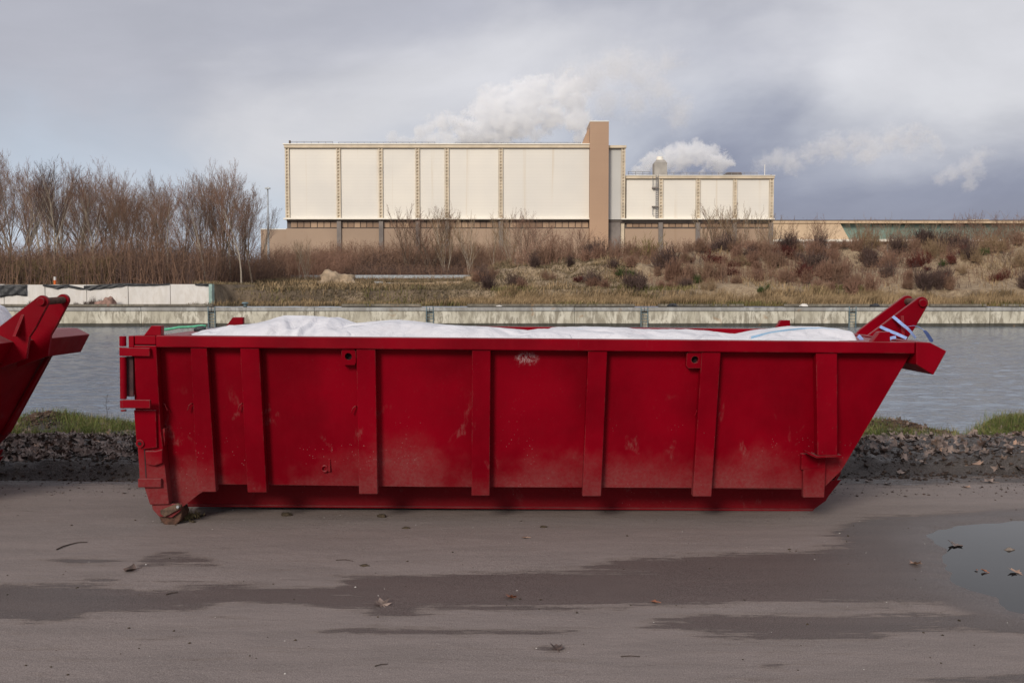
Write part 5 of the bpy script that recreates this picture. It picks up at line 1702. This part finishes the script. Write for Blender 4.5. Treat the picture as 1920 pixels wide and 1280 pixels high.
named = [('dark', 1008, 503, 34, 26, 'dark rounded shrub high on the first sandy shoulder of the mound'), ('dark', 1070, 502, 22, 20, 'small dark shrub on bare sand below the factory tower'),
         ('red', 1086, 530, 24, 16, 'low dark red shrub alone in the middle of the bare sand'), ('dark', 962, 538, 36, 26, 'dark shrub at the foot of the pale sand spur'), ('rust', 1124, 540, 46, 26, 'wispy russet shrub leaning on the lower sand face'),
         ('dark', 1202, 540, 46, 26, 'spreading blackish shrub near the foot of the mound under the roof duct'), ('green', 1172, 520, 36, 16, 'bright green low shrub amid dark ones below the tower'), ('dark', 1150, 506, 40, 24, 'dark shrub behind the bright green one below the tower'),
         ('rust', 1268, 525, 48, 46, 'large russet feathery shrub lit on the slope below the roof duct'), ('green', 1308, 532, 22, 16, 'small green shrub between two big brown ones'), ('brown', 1338, 528, 54, 44, 'big brown shrub right of the green one'),
         ('green', 1434, 552, 22, 14, 'small vivid green shrub at the slope foot past the factory'), ('rust', 1575, 530, 34, 36, 'upright egg shaped rust shrub'), ('rust', 1610, 548, 50, 44, 'tall rust shrub beside the egg shaped one'),
         ('rust', 1718, 532, 34, 34, 'pinkish rust shrub above the lifting hook'), ('yellow', 1205, 478, 80, 40, 'broad ochre shrub on the crest beside the tower'), ('green', 1845, 478, 20, 12, 'little green shrub high on the far sandy slope'),
         ('green', 1766, 502, 26, 12, 'low green shrub on the pale slope past the hook'), ('red', 1785, 498, 32, 20, 'dark red shrub next to the low green one past the hook'), ('rust', 600, 478, 26, 20, 'bare reddish shrub before the first grey pier')]
for a_ in named: put_shrub(*a_)
def place_of(px):
    for lim, t in ((960, 'where the mound begins'), (1040, 'below the widest factory bay'), (1105, 'just before the brown tower'), (1140, 'below the brown tower'), (1176, 'below the bluish panel'), (1240, 'below the first wing bay'),
                   (1310, 'below the second wing bay'), (1380, 'below the third wing bay'), (1452, 'below the last wing bay'), (1520, 'past the factory wing'), (1590, 'below the cream hall front'), (1660, 'below the start of the green glazing'),
                   (1745, 'above the lifting hook'), (1830, 'past the lifting hook')):
        if px < lim: return t
    return 'nearest the picture edge'


ri = random.Random(31); used = set()
for i in range(165):
    px = ri.uniform(905, 1925)
    u = ri.random()
    top = np.interp(px, [900, 990, 1060, 1140, 1250, 1440, 1620, 1750, 1925], [528, 492, 478, 468, 472, 468, 466, 460, 458])
    bot = 545
    py = top + (bot - top) * (u ** 1.5)
    if 930 < px < 1230 and 490 < py < 548 and ri.random() < .72: continue
    if 1740 < px and 478 < py < 530 and ri.random() < .45: continue
    kind = ri.choice(['dark', 'dark', 'brown', 'brown', 'rust', 'brown', 'dark', 'red', 'tan', 'rust'])
    if u < .25: kind = ri.choice(['dark', 'brown', 'rust', 'tan', 'brown'])
    if px > 1740: kind = ri.choice(['dark', 'red', 'brown', 'red', 'dark', 'tan'])
    wv = ri.uniform(22, 52)
    colr = {'dark': 'blackish', 'brown': 'brown', 'rust': 'rusty', 'red': 'dark red', 'tan': 'tan', 'green': 'greenish'}[kind]
    row = 'on the crest' if u < .2 else ('high on the slope' if u < .5 else ('halfway down the slope' if u < .78 else 'near the slope foot'))
    lab = f"{'small' if wv < 31 else ('broad' if wv > 42 else 'middling')} {colr} leafless shrub {row} {place_of(px)}"
    if lab in used: continue
    used.add(lab)
    put_shrub(kind, px, py, wv, wv * ri.uniform(.5, .85) * (.7 if kind in ('red', 'green') else 1), lab)

# tiny dry weeds against the white wall
for k, (px, h_) in enumerate([(60, 10), (148, 7), (163, 9), (176, 16), (184, 12)]):
    p = at(px, 572, 73.5)
    tag(link('dry_weed', SH['dark'][k % 3], None, (p.x, 73.4, QZ + .05), (0, 0, k), (.35, .25, h_ * .042)), ['dry weed tuft before the white wall under the wide black sheet', 'low dry weed behind the hook of the cut-off skip', 'low dry weed second from the boulder slope',
        'tallest dry weed standing before the white wall', 'dry weed leaning on the boulder slope'][k], 'weed', 'dry weeds along the white wall')


# ------------------------------------------------------------------ ground cover (stuff)
def blades(name, P, h, w, mats, lean=.35, kind='stuff', curve=True, wind=(0, 0)):
    """P (n,3) roots, h (n,) heights"""
    n = len(P); a_ = rng.uniform(0, 6.283, n); sd = np.stack([np.cos(a_), np.sin(a_), np.zeros(n)], 1) * (w if np.isscalar(w) else w[:, None])
    ln = rng.normal(0, lean, (n, 2)) + np.array(wind)
    mid = P + np.stack([ln[:, 0] * h * .35, ln[:, 1] * h * .35, h * .6], 1)
    tip = P + np.stack([ln[:, 0] * h, ln[:, 1] * h, h * np.clip(1 - .35 * np.hypot(ln[:, 0], ln[:, 1]), .3, 1)], 1)
    V = np.stack([P - sd, P + sd, mid + sd * .7, mid - sd * .7, tip], 1).reshape(-1, 3)
    b_ = np.arange(n)[:, None] * 5
    T = np.concatenate([b_ + [0, 1, 2], b_ + [0, 2, 3], b_ + [3, 2, 4]], 0)
    o = link(name, tri_mesh(name, V, T, mats))
    o['kind'] = kind
    return o


def scatter(n, x0, x1, y0, y1, hf, dens=None):
    X = rng.uniform(x0, x1, n); Y = rng.uniform(y0, y1, n)
    if dens is not None:
        k = rng.random(n) < dens(X, Y); X, Y = X[k], Y[k]
    return X, Y, hf(X, Y)


# tall dry grass along the quay
X, Y, Z = scatter(70000, -24, 46, 73.0, 77.5, far_h, lambda X, Y: np.clip(.9 * sstep(fbm(X, Y, .35, 3, 1), -.22, .12) * np.interp(X, [-24, -12, -4, 0, 46], [.12, .2, .6, 1, 1]), 0, 1))
o = blades('dry_grass', np.stack([X, Y, Z], 1), rng.uniform(.35, 1.05, len(X)) * np.interp(X, [-24, -8, 2, 46], [.45, .6, .9, 1]) * (.75 + .9 * (fbm(X, Y, .3, 3, 4) + .3)), .020, M['drygrass'], .28, wind=(.22, 0))
tag(o, 'tall dry grass fringing the mound foot along the quay')
X, Y, Z = scatter(26000, -24, 46, 72.6, 79, far_h, lambda X, Y: sstep(fbm(X, Y, .22, 3, 3), .0, .12) * (.15 + .85 * sstep(X, -8, 2)))
tag(blades('olive_grass', np.stack([X, Y, Z], 1), rng.uniform(.2, .6, len(X)), .028, M['olivegrass'], .4), 'olive green grass between the dry grass on the quay')
X, Y, Z = scatter(60000, -24, 10, 73, 100, far_h, lambda X, Y: .35 + .6 * sstep(fbm(X, Y, .18, 4, 6), -.12, .1))
tag(blades('rough_grass', np.stack([X, Y, Z], 1), rng.uniform(.10, .34, len(X)), .03, M['browngrass'], .5), 'short rough grass on the earth bank before the guard rail')
X, Y, Z = scatter(46000, -24, 56, 78, 104, far_h, lambda X, Y: sstep(fbm(X, Y, .2, 4, 2), .02, .16) * .8)
tag(blades('slope_grass', np.stack([X, Y, Z], 1), rng.uniform(.15, .75, len(X)), .028, M['drygrass'], .5), 'thin dry grass over the sandy mound')


def thicket(name, n, x0, x1, y0, y1, hlo, hhi, mat, label, dens=None, w=.026, wind=(0, 0)):
    X, Y, Z = scatter(n, x0, x1, y0, y1, far_h, dens)
    h = rng.uniform(hlo, hhi, len(X)) * (.8 + .9 * (fbm(X, Y, .12, 4, 5) + .2))
    a_ = rng.uniform(0, 6.283, len(X))
    n_ = len(X); P = np.stack([X, Y, Z], 1)
    V = []; T = []
    # each stem: bent blade with five side twigs
    ln = rng.normal(0, .22, (n_, 2))
    tip = P + np.stack([ln[:, 0] * h, ln[:, 1] * h, h], 1)
    sd = np.stack([np.cos(a_), np.sin(a_) * .3, np.zeros(n_)], 1) * w
    V.append(np.stack([P - sd, P + sd, tip], 1).reshape(-1, 3))
    for k in range(7):
        t = rng.uniform(.15, .9, n_)[:, None]
        q = P + (tip - P) * t
        dv = rng.normal(0, 1, (n_, 3)); dv[:, 2] = np.abs(dv[:, 2]) * .8 + .3
        dv /= np.linalg.norm(dv, axis=1)[:, None]
        e = q + dv * (h[:, None] * rng.uniform(.14, .36, n_)[:, None])
        s2 = np.cross(dv, rng.normal(0, 1, (n_, 3))); s2 /= np.linalg.norm(s2, axis=1)[:, None] + 1e-6
        V.append(np.stack([q - s2 * w * .55, q + s2 * w * .55, e], 1).reshape(-1, 3))
    V = np.concatenate(V); T = np.arange(len(V)).reshape(-1, 3)
    o = link(name, tri_mesh(name, V, T, mat)); o['kind'] = 'stuff'; o['label'] = label
    return o


thicket('undergrowth', 10500, -64, -25, 82, 118, 1.6, 4.6, M['twig'], 'thick brown undergrowth filling the foot of the wood')
thicket('undergrowth', 7000, -64, -25, 82, 112, 1.2, 3.4, M['twig_dark'], 'darker low scrub at the foot of the wood')
thicket('undergrowth', 2600, -44, -34, 84, 100, 1.0, 2.6, M['twig_yellow'], 'olive scrub patch in the wood over the middle of the white wall')
thicket('scrub', 9000, -36, 0, 119, 142, .8, 2.6, M['twig'], 'brown scrub on the long bank behind the guard rail', w=.03)
thicket('scrub', 5200, -36, -6, 119, 132, .8, 2.4, M['twig_dark'], 'dark scrub just behind the guard rail', w=.03)
thicket('scrub', 3000, -30, -20, 116, 130, 1.5, 4.0, M['twig_rust'], 'russet brush beside the lamp post')
thicket('scrub', 5200, 0, 62, 97, 112, .8, 2.6, M['twig'], 'brown brush along the crest of the mound', dens=lambda X, Y: sstep(fbm(X, Y, .1, 3, 1), -.25, .1))
thicket('scrub', 3400, 0, 62, 97, 112, .8, 2.8, M['twig_rust'], 'rusty brush along the crest of the mound', dens=lambda X, Y: sstep(fbm(X, Y, .1, 3, 3), -.2, .15))
thicket('scrub', 2600, 30, 66, 106, 122, 2.0, 4.2, M['twig_tan'], 'tan saplings massed before the low hall', w=.02, dens=lambda X, Y: .3 + .7 * sstep(X, 48, 56))

thicket('scrub', 3600, -36, 0, 99, 116.4, .35, .95, M['twig_tan'], 'low tan weeds at the foot of the guard rail', w=.03)
X, Y, Z = scatter(30000, -30, 0, 96, 116.5, far_h)
tag(blades('rail_grass', np.stack([X, Y, Z], 1), rng.uniform(.25, .75, len(X)), .035, M['browngrass'], .4), 'brown grass below the guard rail')
thicket('scrub', 8200, -2, 62, 80, 100, .35, 1.4, M['twig'], 'brown brush in drifts over the mound slope', dens=lambda X, Y: sstep(fbm(X, Y, .11, 4, 7), -.04, .06) * sstep(X, 6, 16), w=.02)
thicket('scrub', 6000, -2, 62, 80, 100, .35, 1.3, M['twig_dark'], 'dark brush in drifts over the mound slope', dens=lambda X, Y: sstep(fbm(X, Y, .13, 4, 0), -.02, .07) * (.25 + .75 * sstep(X, 8, 14)), w=.022)
thicket('scrub', 5600, 8, 62, 80, 98, .35, 1.5, M['twig_rust'], 'russet brush in drifts over the mound slope', dens=lambda X, Y: sstep(fbm(X, Y, .12, 4, 4), -.02, .08), w=.02)

# near bank: grass, leaves
def lipd(X, Y):
    d_ = sstep(Y, 11.75, 12.15) * (1 - sstep(Y + fbm(X, X * 0, .8, 3, 1) * .8, 13.2, 13.9))
    bare = np.exp(-(((X + 6.1) / .26) ** 2 + ((Y - 12.85) / .35) ** 2) * 1.2) + np.exp(-(((X - 5.0) / .42) ** 2 + ((Y - 12.5) / .42) ** 2) * 1.1) + .9 * np.exp(-((X - 5.62) / .2) ** 2)
    return d_ * np.clip(1 - 1.4 * bare, 0, 1) * sstep(fbm(X, Y, 1.3, 4, 2), -.28, .02)


X, Y, Z = scatter(110000, -7.4, 8.0, 11.7, 13.9, near_h, lipd)
tag(blades('grass', np.stack([X, Y, Z], 1), rng.uniform(.03, .13, len(X)) * (.8 + 1.6 * np.clip(fbm(X, Y, 1.1, 3, 4) + .15, 0, 1)), .0028, M['grass'], .55), 'green grass on the near bank lip')
X, Y, Z = scatter(22000, -7.4, 8.0, 11.8, 13.9, near_h, lipd)
tag(blades('straw_grass', np.stack([X, Y, Z], 1), rng.uniform(.05, .20, len(X)), .0022, M['straw'], .5), 'yellowed grass stalks on the near bank lip')
X, Y, Z = scatter(8000, 5.7, 8.2, 12.3, 13.6, near_h, lambda X, Y: sstep(fbm(X, Y, 1.8, 3, 5), -.2, .1))
tag(blades('tall_grass', np.stack([X, Y, Z], 1), (.04 + .20 * rng.random(len(X)) ** 2.2) * (.55 + .8 * np.exp(-((X - 6.15) / .28) ** 2)), .0024, M['grass'], .38), 'taller green grass clump on the bank past the skip nose')


def leaf_shape(rd, size, curl=.35, lobes=5):
    """a curled lobed leaf, two faces per lobe"""
    vs = [(0, 0, 0)]; fs = []
    n = lobes * 2 + 2
    for i in range(n):
        a_ = -2.6 + 5.2 * i / (n - 1)
        r_ = (1.0 if i % 2 == 0 else .62) * rd.uniform(.8, 1.15) * (1 - .25 * abs(a_) / 2.6)
        x, y = math.sin(a_) * r_, math.cos(a_) * r_
        z = curl * (abs(x) ** 1.6) * rd.uniform(.6, 1.3) + curl * .35 * max(0, y) * rd.uniform(-.4, 1)
        vs.append((x * size, y * size, z * size))
    for i in range(1, n): fs.append((0, i, i + 1))
    return vs, fs


def leaf_litter(name, X, Y, Z, size, mat, label, seed):
    rd = random.Random(seed)
    shapes = [leaf_shape(rd, 1, rd.uniform(.2, .9), rd.choice([3, 4, 5])) for _ in range(14)]
    V = []; T = []; base = 0
    for x, y, z in zip(X, Y, Z):
        vs, fs = rd.choice(shapes)
        s = size * rd.uniform(.6, 1.3)
        m = Matrix.Rotation(rd.uniform(0, 6.28), 3, 'Z') @ Matrix.Rotation(rd.gauss(0, .55), 3, 'X') @ Matrix.Rotation(rd.gauss(0, .55), 3, 'Y')
        a_ = np.array(vs) * s @ np.array(m).T + (x, y, z + .026)
        V.append(a_); T.append(np.array(fs) + base); base += len(vs)
    o = link(name, tri_mesh(name, np.concatenate(V), np.concatenate(T), mat)); o['kind'] = 'stuff'; o['label'] = label
    return o


def ridge_d(X, Y):
    return sstep(Y, 9.55, 9.95) * (1 - sstep(Y, 11.3, 12.2)) * np.interp(X, [-7.5, -4, 2, 4, 8], [1, 1, .4, .16, .14]) * sstep(fbm(X, Y, 1.2, 4, 6), -.30, .0)


X, Y, Z = scatter(14000, -7.2, 8, 9.5, 12.4, near_h, ridge_d)
leaf_litter('leaf_litter', X, Y, Z, .056, M['leaf_dull'], 'grey brown dead leaves heaped in the mud ridge', 1)
X, Y, Z = scatter(5200, -7.2, 8, 9.5, 12.5, near_h, ridge_d)
leaf_litter('leaf_litter', X, Y, Z, .050, M['leaf_dark'], 'dark sodden leaves heaped in the mud ridge', 2)
X, Y, Z = scatter(700, -7.2, 8, 11.2, 13.0, near_h)
leaf_litter('leaf_litter', X, Y, Z, .045, M['leaf_dull'], 'dead leaves strewn through the bank grass', 3)
X, Y, Z = scatter(260, -7.2, 8, 9.7, 12.4, near_h)
leaf_litter('leaf_litter', X, Y, Z, .050, M['leaf_tan'], 'paler dead leaves scattered over the mud ridge', 4)
# clods and crumbs of mud
def crumbs(name, X, Y, Z, smin, smax, mat, label, seed):
    rd = np.random.default_rng(seed); n = len(X)
    base = np.array([[1, 0, 0], [-1, 0, 0], [0, 1, 0], [0, -1, 0], [0, 0, .6], [0, 0, -.4]])
    T0 = np.array([[0, 2, 4], [2, 1, 4], [1, 3, 4], [3, 0, 4], [2, 0, 5], [1, 2, 5], [3, 1, 5], [0, 3, 5]])
    s = smin * (smax / smin) ** (rd.random(n) ** 2.2)
    j = rd.uniform(.55, 1.35, (n, 6, 3)); a_ = rd.uniform(0, 6.28, n)
    v = base[None] * j * s[:, None, None]
    x = v[..., 0] * np.cos(a_)[:, None] - v[..., 1] * np.sin(a_)[:, None]; y = v[..., 0] * np.sin(a_)[:, None] + v[..., 1] * np.cos(a_)[:, None]
    V = np.stack([x + X[:, None], y + Y[:, None], v[..., 2] + (Z + s * .12)[:, None]], -1).reshape(-1, 3)
    T = (T0[None] + np.arange(n)[:, None, None] * 6).reshape(-1, 3)
    o = link(name, tri_mesh(name, V, T, mat)); o['kind'] = 'stuff'; o['label'] = label


X, Y, Z = scatter(14000, -7.2, 8, 9.15, 12.2, near_h, lambda X, Y: .35 + .65 * sstep(fbm(X, Y, 1.6, 3, 2), -.1, .15))
crumbs('mud_clods', X, Y, Z, .005, .030, M['mudclod'], 'broken clods of dark mud over the ridge', 5)
X, Y, Z = scatter(2600, -6.6, -5.5, 12.4, 13.3, near_h, lambda X, Y: np.exp(-(((X + 6.1) / .24) ** 2 + ((Y - 12.85) / .3) ** 2)))
crumbs('soil_crumbs', X, Y, Z, .012, .05, M['dirt'], 'brown soil crumbs of the molehill like heap on the bank', 6)
X, Y, Z = scatter(2600, 4.3, 5.7, 12.1, 13.1, near_h, lambda X, Y: np.exp(-(((X - 5.0) / .5) ** 2 + ((Y - 12.5) / .35) ** 2)))
crumbs('soil_crumbs', X, Y, Z, .012, .05, M['dirt'], 'brown soil crumbs on the bank past the skip nose', 7)
X, Y, Z = scatter(9000, -7.2, 8, 9.3, 10.6, near_h)
crumbs('mud_clods', X, Y, Z, .005, .034, M['mudclod'], 'smaller broken clods on the face of the mud ridge', 13)
X, Y, Z = scatter(1800, -7, 8, 8.4, 9.4, near_h)
crumbs('mud_crumbs', X, Y, Z, .004, .018, M['mudclod'], 'crumbs of mud dragged onto the road edge', 12)
X, Y, Z = scatter(2600, -4, 4, 4.0, 9.3, near_h, lambda X, Y: .25 + .75 * sstep(Y, 8.2, 9.2))
X = X * (.5 + Y / 9)
crumbs('grit', X, Y, near_h(X, Y), .0025, .012, M['clod'], 'dark grit scattered over the wet road', 8)
X, Y, Z = scatter(160, -6, 6, 4.2, 9.0, near_h)
crumbs('grit', X, Y, Z, .002, .007, M['white_wall'], 'pale grit scattered over the wet road', 9)

# ------------------------------------------------------------------ single leaves, sticks, clods on the road
def road_item(px, py): 
    g = ground_at(px, py); z = float(near_h(np.array([g.x]), np.array([g.y]))[0]); g = ground_at(px, py, z)
    return Vector((g.x, g.y, z))


def put_leaf(px, py, w_px, mat, label, lobes=5, curl=.5, seed=0, rot=0, z=None):
    p = road_item(px, py)
    if z is not None: p.z = z
    s = w_px * (p.y / F) * .62
    rd = random.Random(seed); vs, fs = leaf_shape(rd, s, curl, lobes)
    vs = [(x, y, z + .004) for x, y, z in vs]
    mb = MB().add(vs, fs)
    # a thin curved stalk
    mb.tube([(0, 0, .004), (0, -s * .5, .008), (s * .1, -s * 1.0, .005)], .0022, 4)
    o = link('leaf', mb.mesh('leaf', M[mat]), None, p, (rd.uniform(-.2, .3), rd.uniform(-.25, .25), rot))
    return tag(o, label, 'leaf', 'fallen leaves lying singly')


leaves = [(960, 1121, 26, 'leaf_orange', 'reddish brown leaf on the dark wet streak under the middle of the skip', 5, .7, 2.3), (1228, 1129, 18, 'leaf_orange', 'small flat orange leaf at the lower edge of the wet streak', 2, .25, 1.4),
          (716, 1134, 34, 'leaf_dull', 'pale curled leaf where the two wet streaks meet', 5, .5, .6), (1718, 1058, 26, 'leaf_tan', 'tan leaf on wet road just outside the puddle', 5, .6, 1.9), (1790, 1024, 34, 'leaf_dull', 'grey leaf lying at the upper shore of the puddle', 5, .4, 2.9),
          (1845, 1078, 15, 'leaf_orange', 'small reddish leaf in the puddle', 3, .8, .9), (1830, 1074, 7, 'leaf_orange', 'tiny orange leaf scrap next to the small reddish one', 2, .4, 0), (1904, 1080, 28, 'leaf_tan', 'pale tan star shaped leaf in the puddle', 5, .3, .3),
          (1828, 872, 34, 'leaf_tan', 'big pale star shaped leaf against the mud ridge', 5, .45, 3.6), (1706, 880, 22, 'leaf_dull', 'pale leaf at the mud ridge foot near the skip nose', 4, .6, 1.1), (1627, 903, 20, 'leaf_dull', 'oval grey leaf on the mud beside the skip nose', 2, .3, 1.6),
          (1664, 908, 18, 'leaf_dull', 'dull leaf second from the skip nose on the mud', 4, .35, 2.0), (1812, 914, 15, 'leaf_tan', 'small light leaf on the damp road below the star shaped leaf', 4, .5, .5), (1856, 904, 28, 'leaf_dull', 'long dull leaf on the damp road edge at the picture side', 4, .4, 1.2),
          (1780, 882, 12, 'leaf_orange', 'small orange leaf between two pale ones at the ridge foot', 3, .6, .4), (248, 1070, 30, 'leaf_dark', 'dark curled leaf with a long stalk on the dry road', 3, .9, 1.9), (985, 1008, 16, 'leaf_tan', 'flattened whitish leaf on the road before the skip', 3, .08, 1.5),
          (1043, 1217, 28, 'leaf_dark', 'dark crumpled leaf near the bottom of the road', 5, .8, .2)]
for k, (px, py, w, mt, lb, lo, cu, ro) in enumerate(leaves):
    put_leaf(px, py, w, mt, lb, lo, cu, 40 + k, ro, -.0125 if (px > 1780 and py > 1000) else None)


def stick(pts, r_, label, mat='stick'):
    P = [road_item(*p) + Vector((0, 0, r_ + .003 * (i % 2))) for i, p in enumerate(pts)]
    o = Vector(P[0]); mb = MB().tube([p - o for p in P], [r_ * (1 - .5 * i / len(P)) for i in range(len(P))], 6)
    tag(link('stick', mb.mesh('stick', M[mat]), None, o), label, 'twig', 'twigs on the road')


stick([(106, 1031), (118, 1026), (132, 1021), (148, 1018), (164, 1017)], .005, 'thin curved twig on the road below the hinge post')
stick([(312, 1115), (322, 1113), (334, 1111)], .004, 'short twig lying in the dark wet streak')
stick([(1164, 1231), (1182, 1231), (1200, 1231)], .003, 'straight thin twig low on the road')
stick([(703, 1249), (714, 1247), (727, 1245)], .003, 'tiny twig near the bottom edge of the road')
stick([(630, 1050), (648, 1050), (662, 1052)], .003, 'faint thin twig on the dry road before the skip')
clods = [(717, 969, 12, 'olive brown clod with straws under the skip edge', .6), (761, 990, 10, 'flat dark clod on the road before the third rib', .4), (1019, 988, 9, 'dark pebble like clod before the fourth rib', .4), (538, 966, 14, 'mossy clod in the shade under the skip', .5),
         (683, 1060, 12, 'low brown clod on the dry road', .25), (1891, 1036, 13, 'angular grey brown stone standing in the puddle', .9), (96, 1250, 3, 'tiny dark pebble low on the road', .8), (1480, 1030, 4, 'tiny pebble at the wet edge', .6)]
for k, (px, py, w, lb, sq) in enumerate(clods):
    p = road_item(px, py); s = w * .72 * p.y / F
    st_ = 'stone' in lb or 'pebble' in lb
    rock('stone' if st_ else 'clod', (p.x, p.y, p.z + s * sq * .22), (s, s * .7, s * sq), M['stone'] if 'stone' in lb else M['clod'], lb, 'stone' if st_ else 'clod', k * 2.1, .5, 3)
# weeds and mud stuck round the roller
rw = road_item(330, 980)
n = 260; P = np.stack([rng.normal(rw.x + .03, .05, n), rng.normal(rw.y + .12, .05, n), rng.uniform(0, .03, n)], 1)
tag(blades('roller_weeds', P, rng.uniform(.02, .09, n), .002, M['straw'], .9), 'dead grass caught round the skip roller')
X, Y, Z = scatter(160, rw.x - .13, rw.x + .13, rw.y + .02, rw.y + .30, near_h)
crumbs('roller_mud', X, Y, Z, .006, .03, M['clod'], 'mud crumbs round the skip roller', 11)
# a thin weed on the bank
p = at(200, 790, 12.9)
w_ = MB().tube([(0, 0, -.05), (.01, 0, .12), (-.005, 0, .22), (.015, 0, .34)], [.004, .003, .003, .002], 5)
for k, (zz, dx) in enumerate([(.15, .03), (.20, -.03), (.25, .028), (.30, -.02), (.33, .02)]):
    w_.prism([(0, 0, zz), (dx, .004, zz + .012), (dx * 1.4, 0, zz + .03)], [(0, .003, zz), (dx, .007, zz + .012), (dx * 1.4, .003, zz + .03)])
tag(link('weed_stalk', w_.mesh('weed_stalk', M['stick']), None, (p.x, 12.9, .05)), 'thin dark weed stalk rising from the bank grass beside the hinge pipe', 'weed')


# ------------------------------------------------------------------ steam plumes
def plume(name, blobs, Y, dens, label, nscale=.10, soft=.0, thick=1.0, seed=0.0, erode=2.6):
    """blobs: (px, py, r_px) in the photograph"""
    s = Y / F
    c0 = at(np.mean([b[0] for b in blobs]), np.mean([b[1] for b in blobs]), Y)
    B = []
    for i, (px, py, r_) in enumerate(blobs):
        p = at(px, py, Y) - c0
        B.append((p.x, (mn.noise(Vector((i * 1.7, seed, 0))) * r_ * s * .8), p.z, r_ * s * 1.35))
    bm = bmesh.new()
    for x, y, z, r_ in B:
        g = bmesh.ops.create_icosphere(bm, subdivisions=2, radius=r_ * 1.06)
        for v in g['verts']: v.co += Vector((x, y, z))
    h = bmesh.ops.convex_hull(bm, input=bm.verts)
    bmesh.ops.delete(bm, geom=list({*h['geom_interior'], *h['geom_unused']}), context='VERTS')
    me = bpy.data.meshes.new(name); bm.to_mesh(me); bm.free()
    m = bpy.data.materials.new('steam'); m.use_nodes = True
    N = NT(m.node_tree)
    v = N.n('ShaderNodeTexCoord').outputs['Object']
    wv = N.n('ShaderNodeTexNoise', i_Vector=v, i_Scale=nscale * .8); wv.inputs['Detail'].default_value = 2
    wp = N.n('ShaderNodeVectorMath', operation='MULTIPLY_ADD'); N.t.links.new(wv.outputs['Color'], wp.inputs[0]); wp.inputs[1].default_value = (3.0,) * 3; wp.inputs[2].default_value = (-1.5,) * 3
    ad = N.n('ShaderNodeVectorMath', operation='ADD'); N.t.links.new(v, ad.inputs[0]); N.t.links.new(wp.outputs[0], ad.inputs[1])
    f = None
    for x, y, z, r_ in B:
        dn = N.n('ShaderNodeVectorMath', operation='DISTANCE'); N.t.links.new(ad.outputs[0], dn.inputs[0]); dn.inputs[1].default_value = (x, y, z)
        q = N.math('SUBTRACT', 1.0, N.math('DIVIDE', dn.outputs['Value'], r_))
        f = q if f is None else N.math('MAXIMUM', f, q)
    nz = N.noise(N.vscale(v, (1, 1, 1.25), (seed, seed * 2, 0)), nscale * 1.5, 8, .66, .5)
    nz2 = N.noise(N.vscale(v, (1, 1, 1), (seed, 5, 0)), nscale * 5.5, 5, .7)
    g = N.math('SUBTRACT', f, N.math('MULTIPLY', N.math('SUBTRACT', .62, nz), erode * 1.7))
    g = N.math('SUBTRACT', g, N.math('MULTIPLY', N.math('SUBTRACT', .5, nz2), 1.5))
    dd = N.math('MULTIPLY', N.ramp(g, .02, .30 + soft), dens)
    dd = N.math('MULTIPLY', dd, N.ramp(f, 0.0, .12))
    pv = N.n('ShaderNodeVolumePrincipled'); pv.inputs['Color'].default_value = (.972, .984, 1, 1); pv.inputs['Anisotropy'].default_value = -.25
    N.put(pv.inputs['Density'], dd)
    oo = N.n('ShaderNodeOutputMaterial'); N.t.links.new(pv.outputs[0], oo.inputs['Volume'])
    me.materials.append(m)
    o = link(name, me, None, c0)
    return tag(o, label, 'steam', 'steam rising behind the factory')


plume('steam_plume', [(790, 252, 16), (808, 240, 20), (830, 234, 24), (850, 226, 24), (862, 244, 26), (835, 252, 22), (815, 262, 20), (845, 266, 24)], 270, .30, 'lower ragged puff at the trailing end of the great steam cloud', seed=1.0, erode=1.5)
plume('steam_plume', [(900, 240, 42), (925, 200, 36), (950, 225, 48), (945, 190, 30), (985, 185, 38), (1020, 176, 36), (990, 215, 42), (1030, 215, 34), (1050, 175, 36), (1078, 190, 34), (1085, 225, 30), (1095, 255, 24), (880, 258, 30), (1075, 160, 30)], 275, .32,
      'great white steam cloud rising above the factory roof before the tower', seed=4.0, erode=1.25)
plume('steam_plume', [(1070, 150, 44), (1110, 150, 52), (1160, 130, 54), (1205, 140, 54), (1240, 170, 46), (1278, 205, 38), (1270, 235, 24), (1185, 190, 44), (1140, 190, 40), (1250, 120, 40)], 300, .14,
      'thin veil of steam spreading behind and past the brown tower', seed=7.0, soft=.7, erode=1.2)
plume('steam_plume', [(1198, 318, 14), (1215, 308, 20), (1225, 298, 18), (1250, 300, 26), (1285, 294, 28), (1300, 282, 22), (1322, 296, 26), (1350, 304, 24), (1340, 290, 18)], 268, .34, 'low puffy steam behind the grey roof duct of the wing', seed=10.0, erode=1.4)
plume('steam_plume', [(1422, 312, 18), (1440, 302, 24), (1462, 296, 26), (1485, 300, 28), (1515, 288, 26), (1545, 280, 26), (1575, 276, 28), (1605, 268, 30), (1640, 272, 28), (1670, 262, 30), (1705, 262, 32), (1735, 262, 28), (1755, 275, 22), (1620, 292, 24)], 275, .17,
      'long drifting steam streak past the end of the factory wing', seed=14.0, soft=.35, erode=1.3)
plume('steam_plume', [(1765, 332, 16), (1785, 328, 20), (1812, 318, 22), (1828, 300, 20), (1842, 284, 18), (1862, 285, 14), (1822, 345, 16), (1838, 325, 16)], 280, .17, 'small torn wisp of steam alone over the low hall', seed=21.0, soft=.35, erode=1.3)
plume('steam_plume', [(735, 262, 13), (758, 266, 12), (775, 268, 12)], 268, .20, 'tiny puff of steam over the roof rail at the second bay', seed=25.0, erode=1.4)
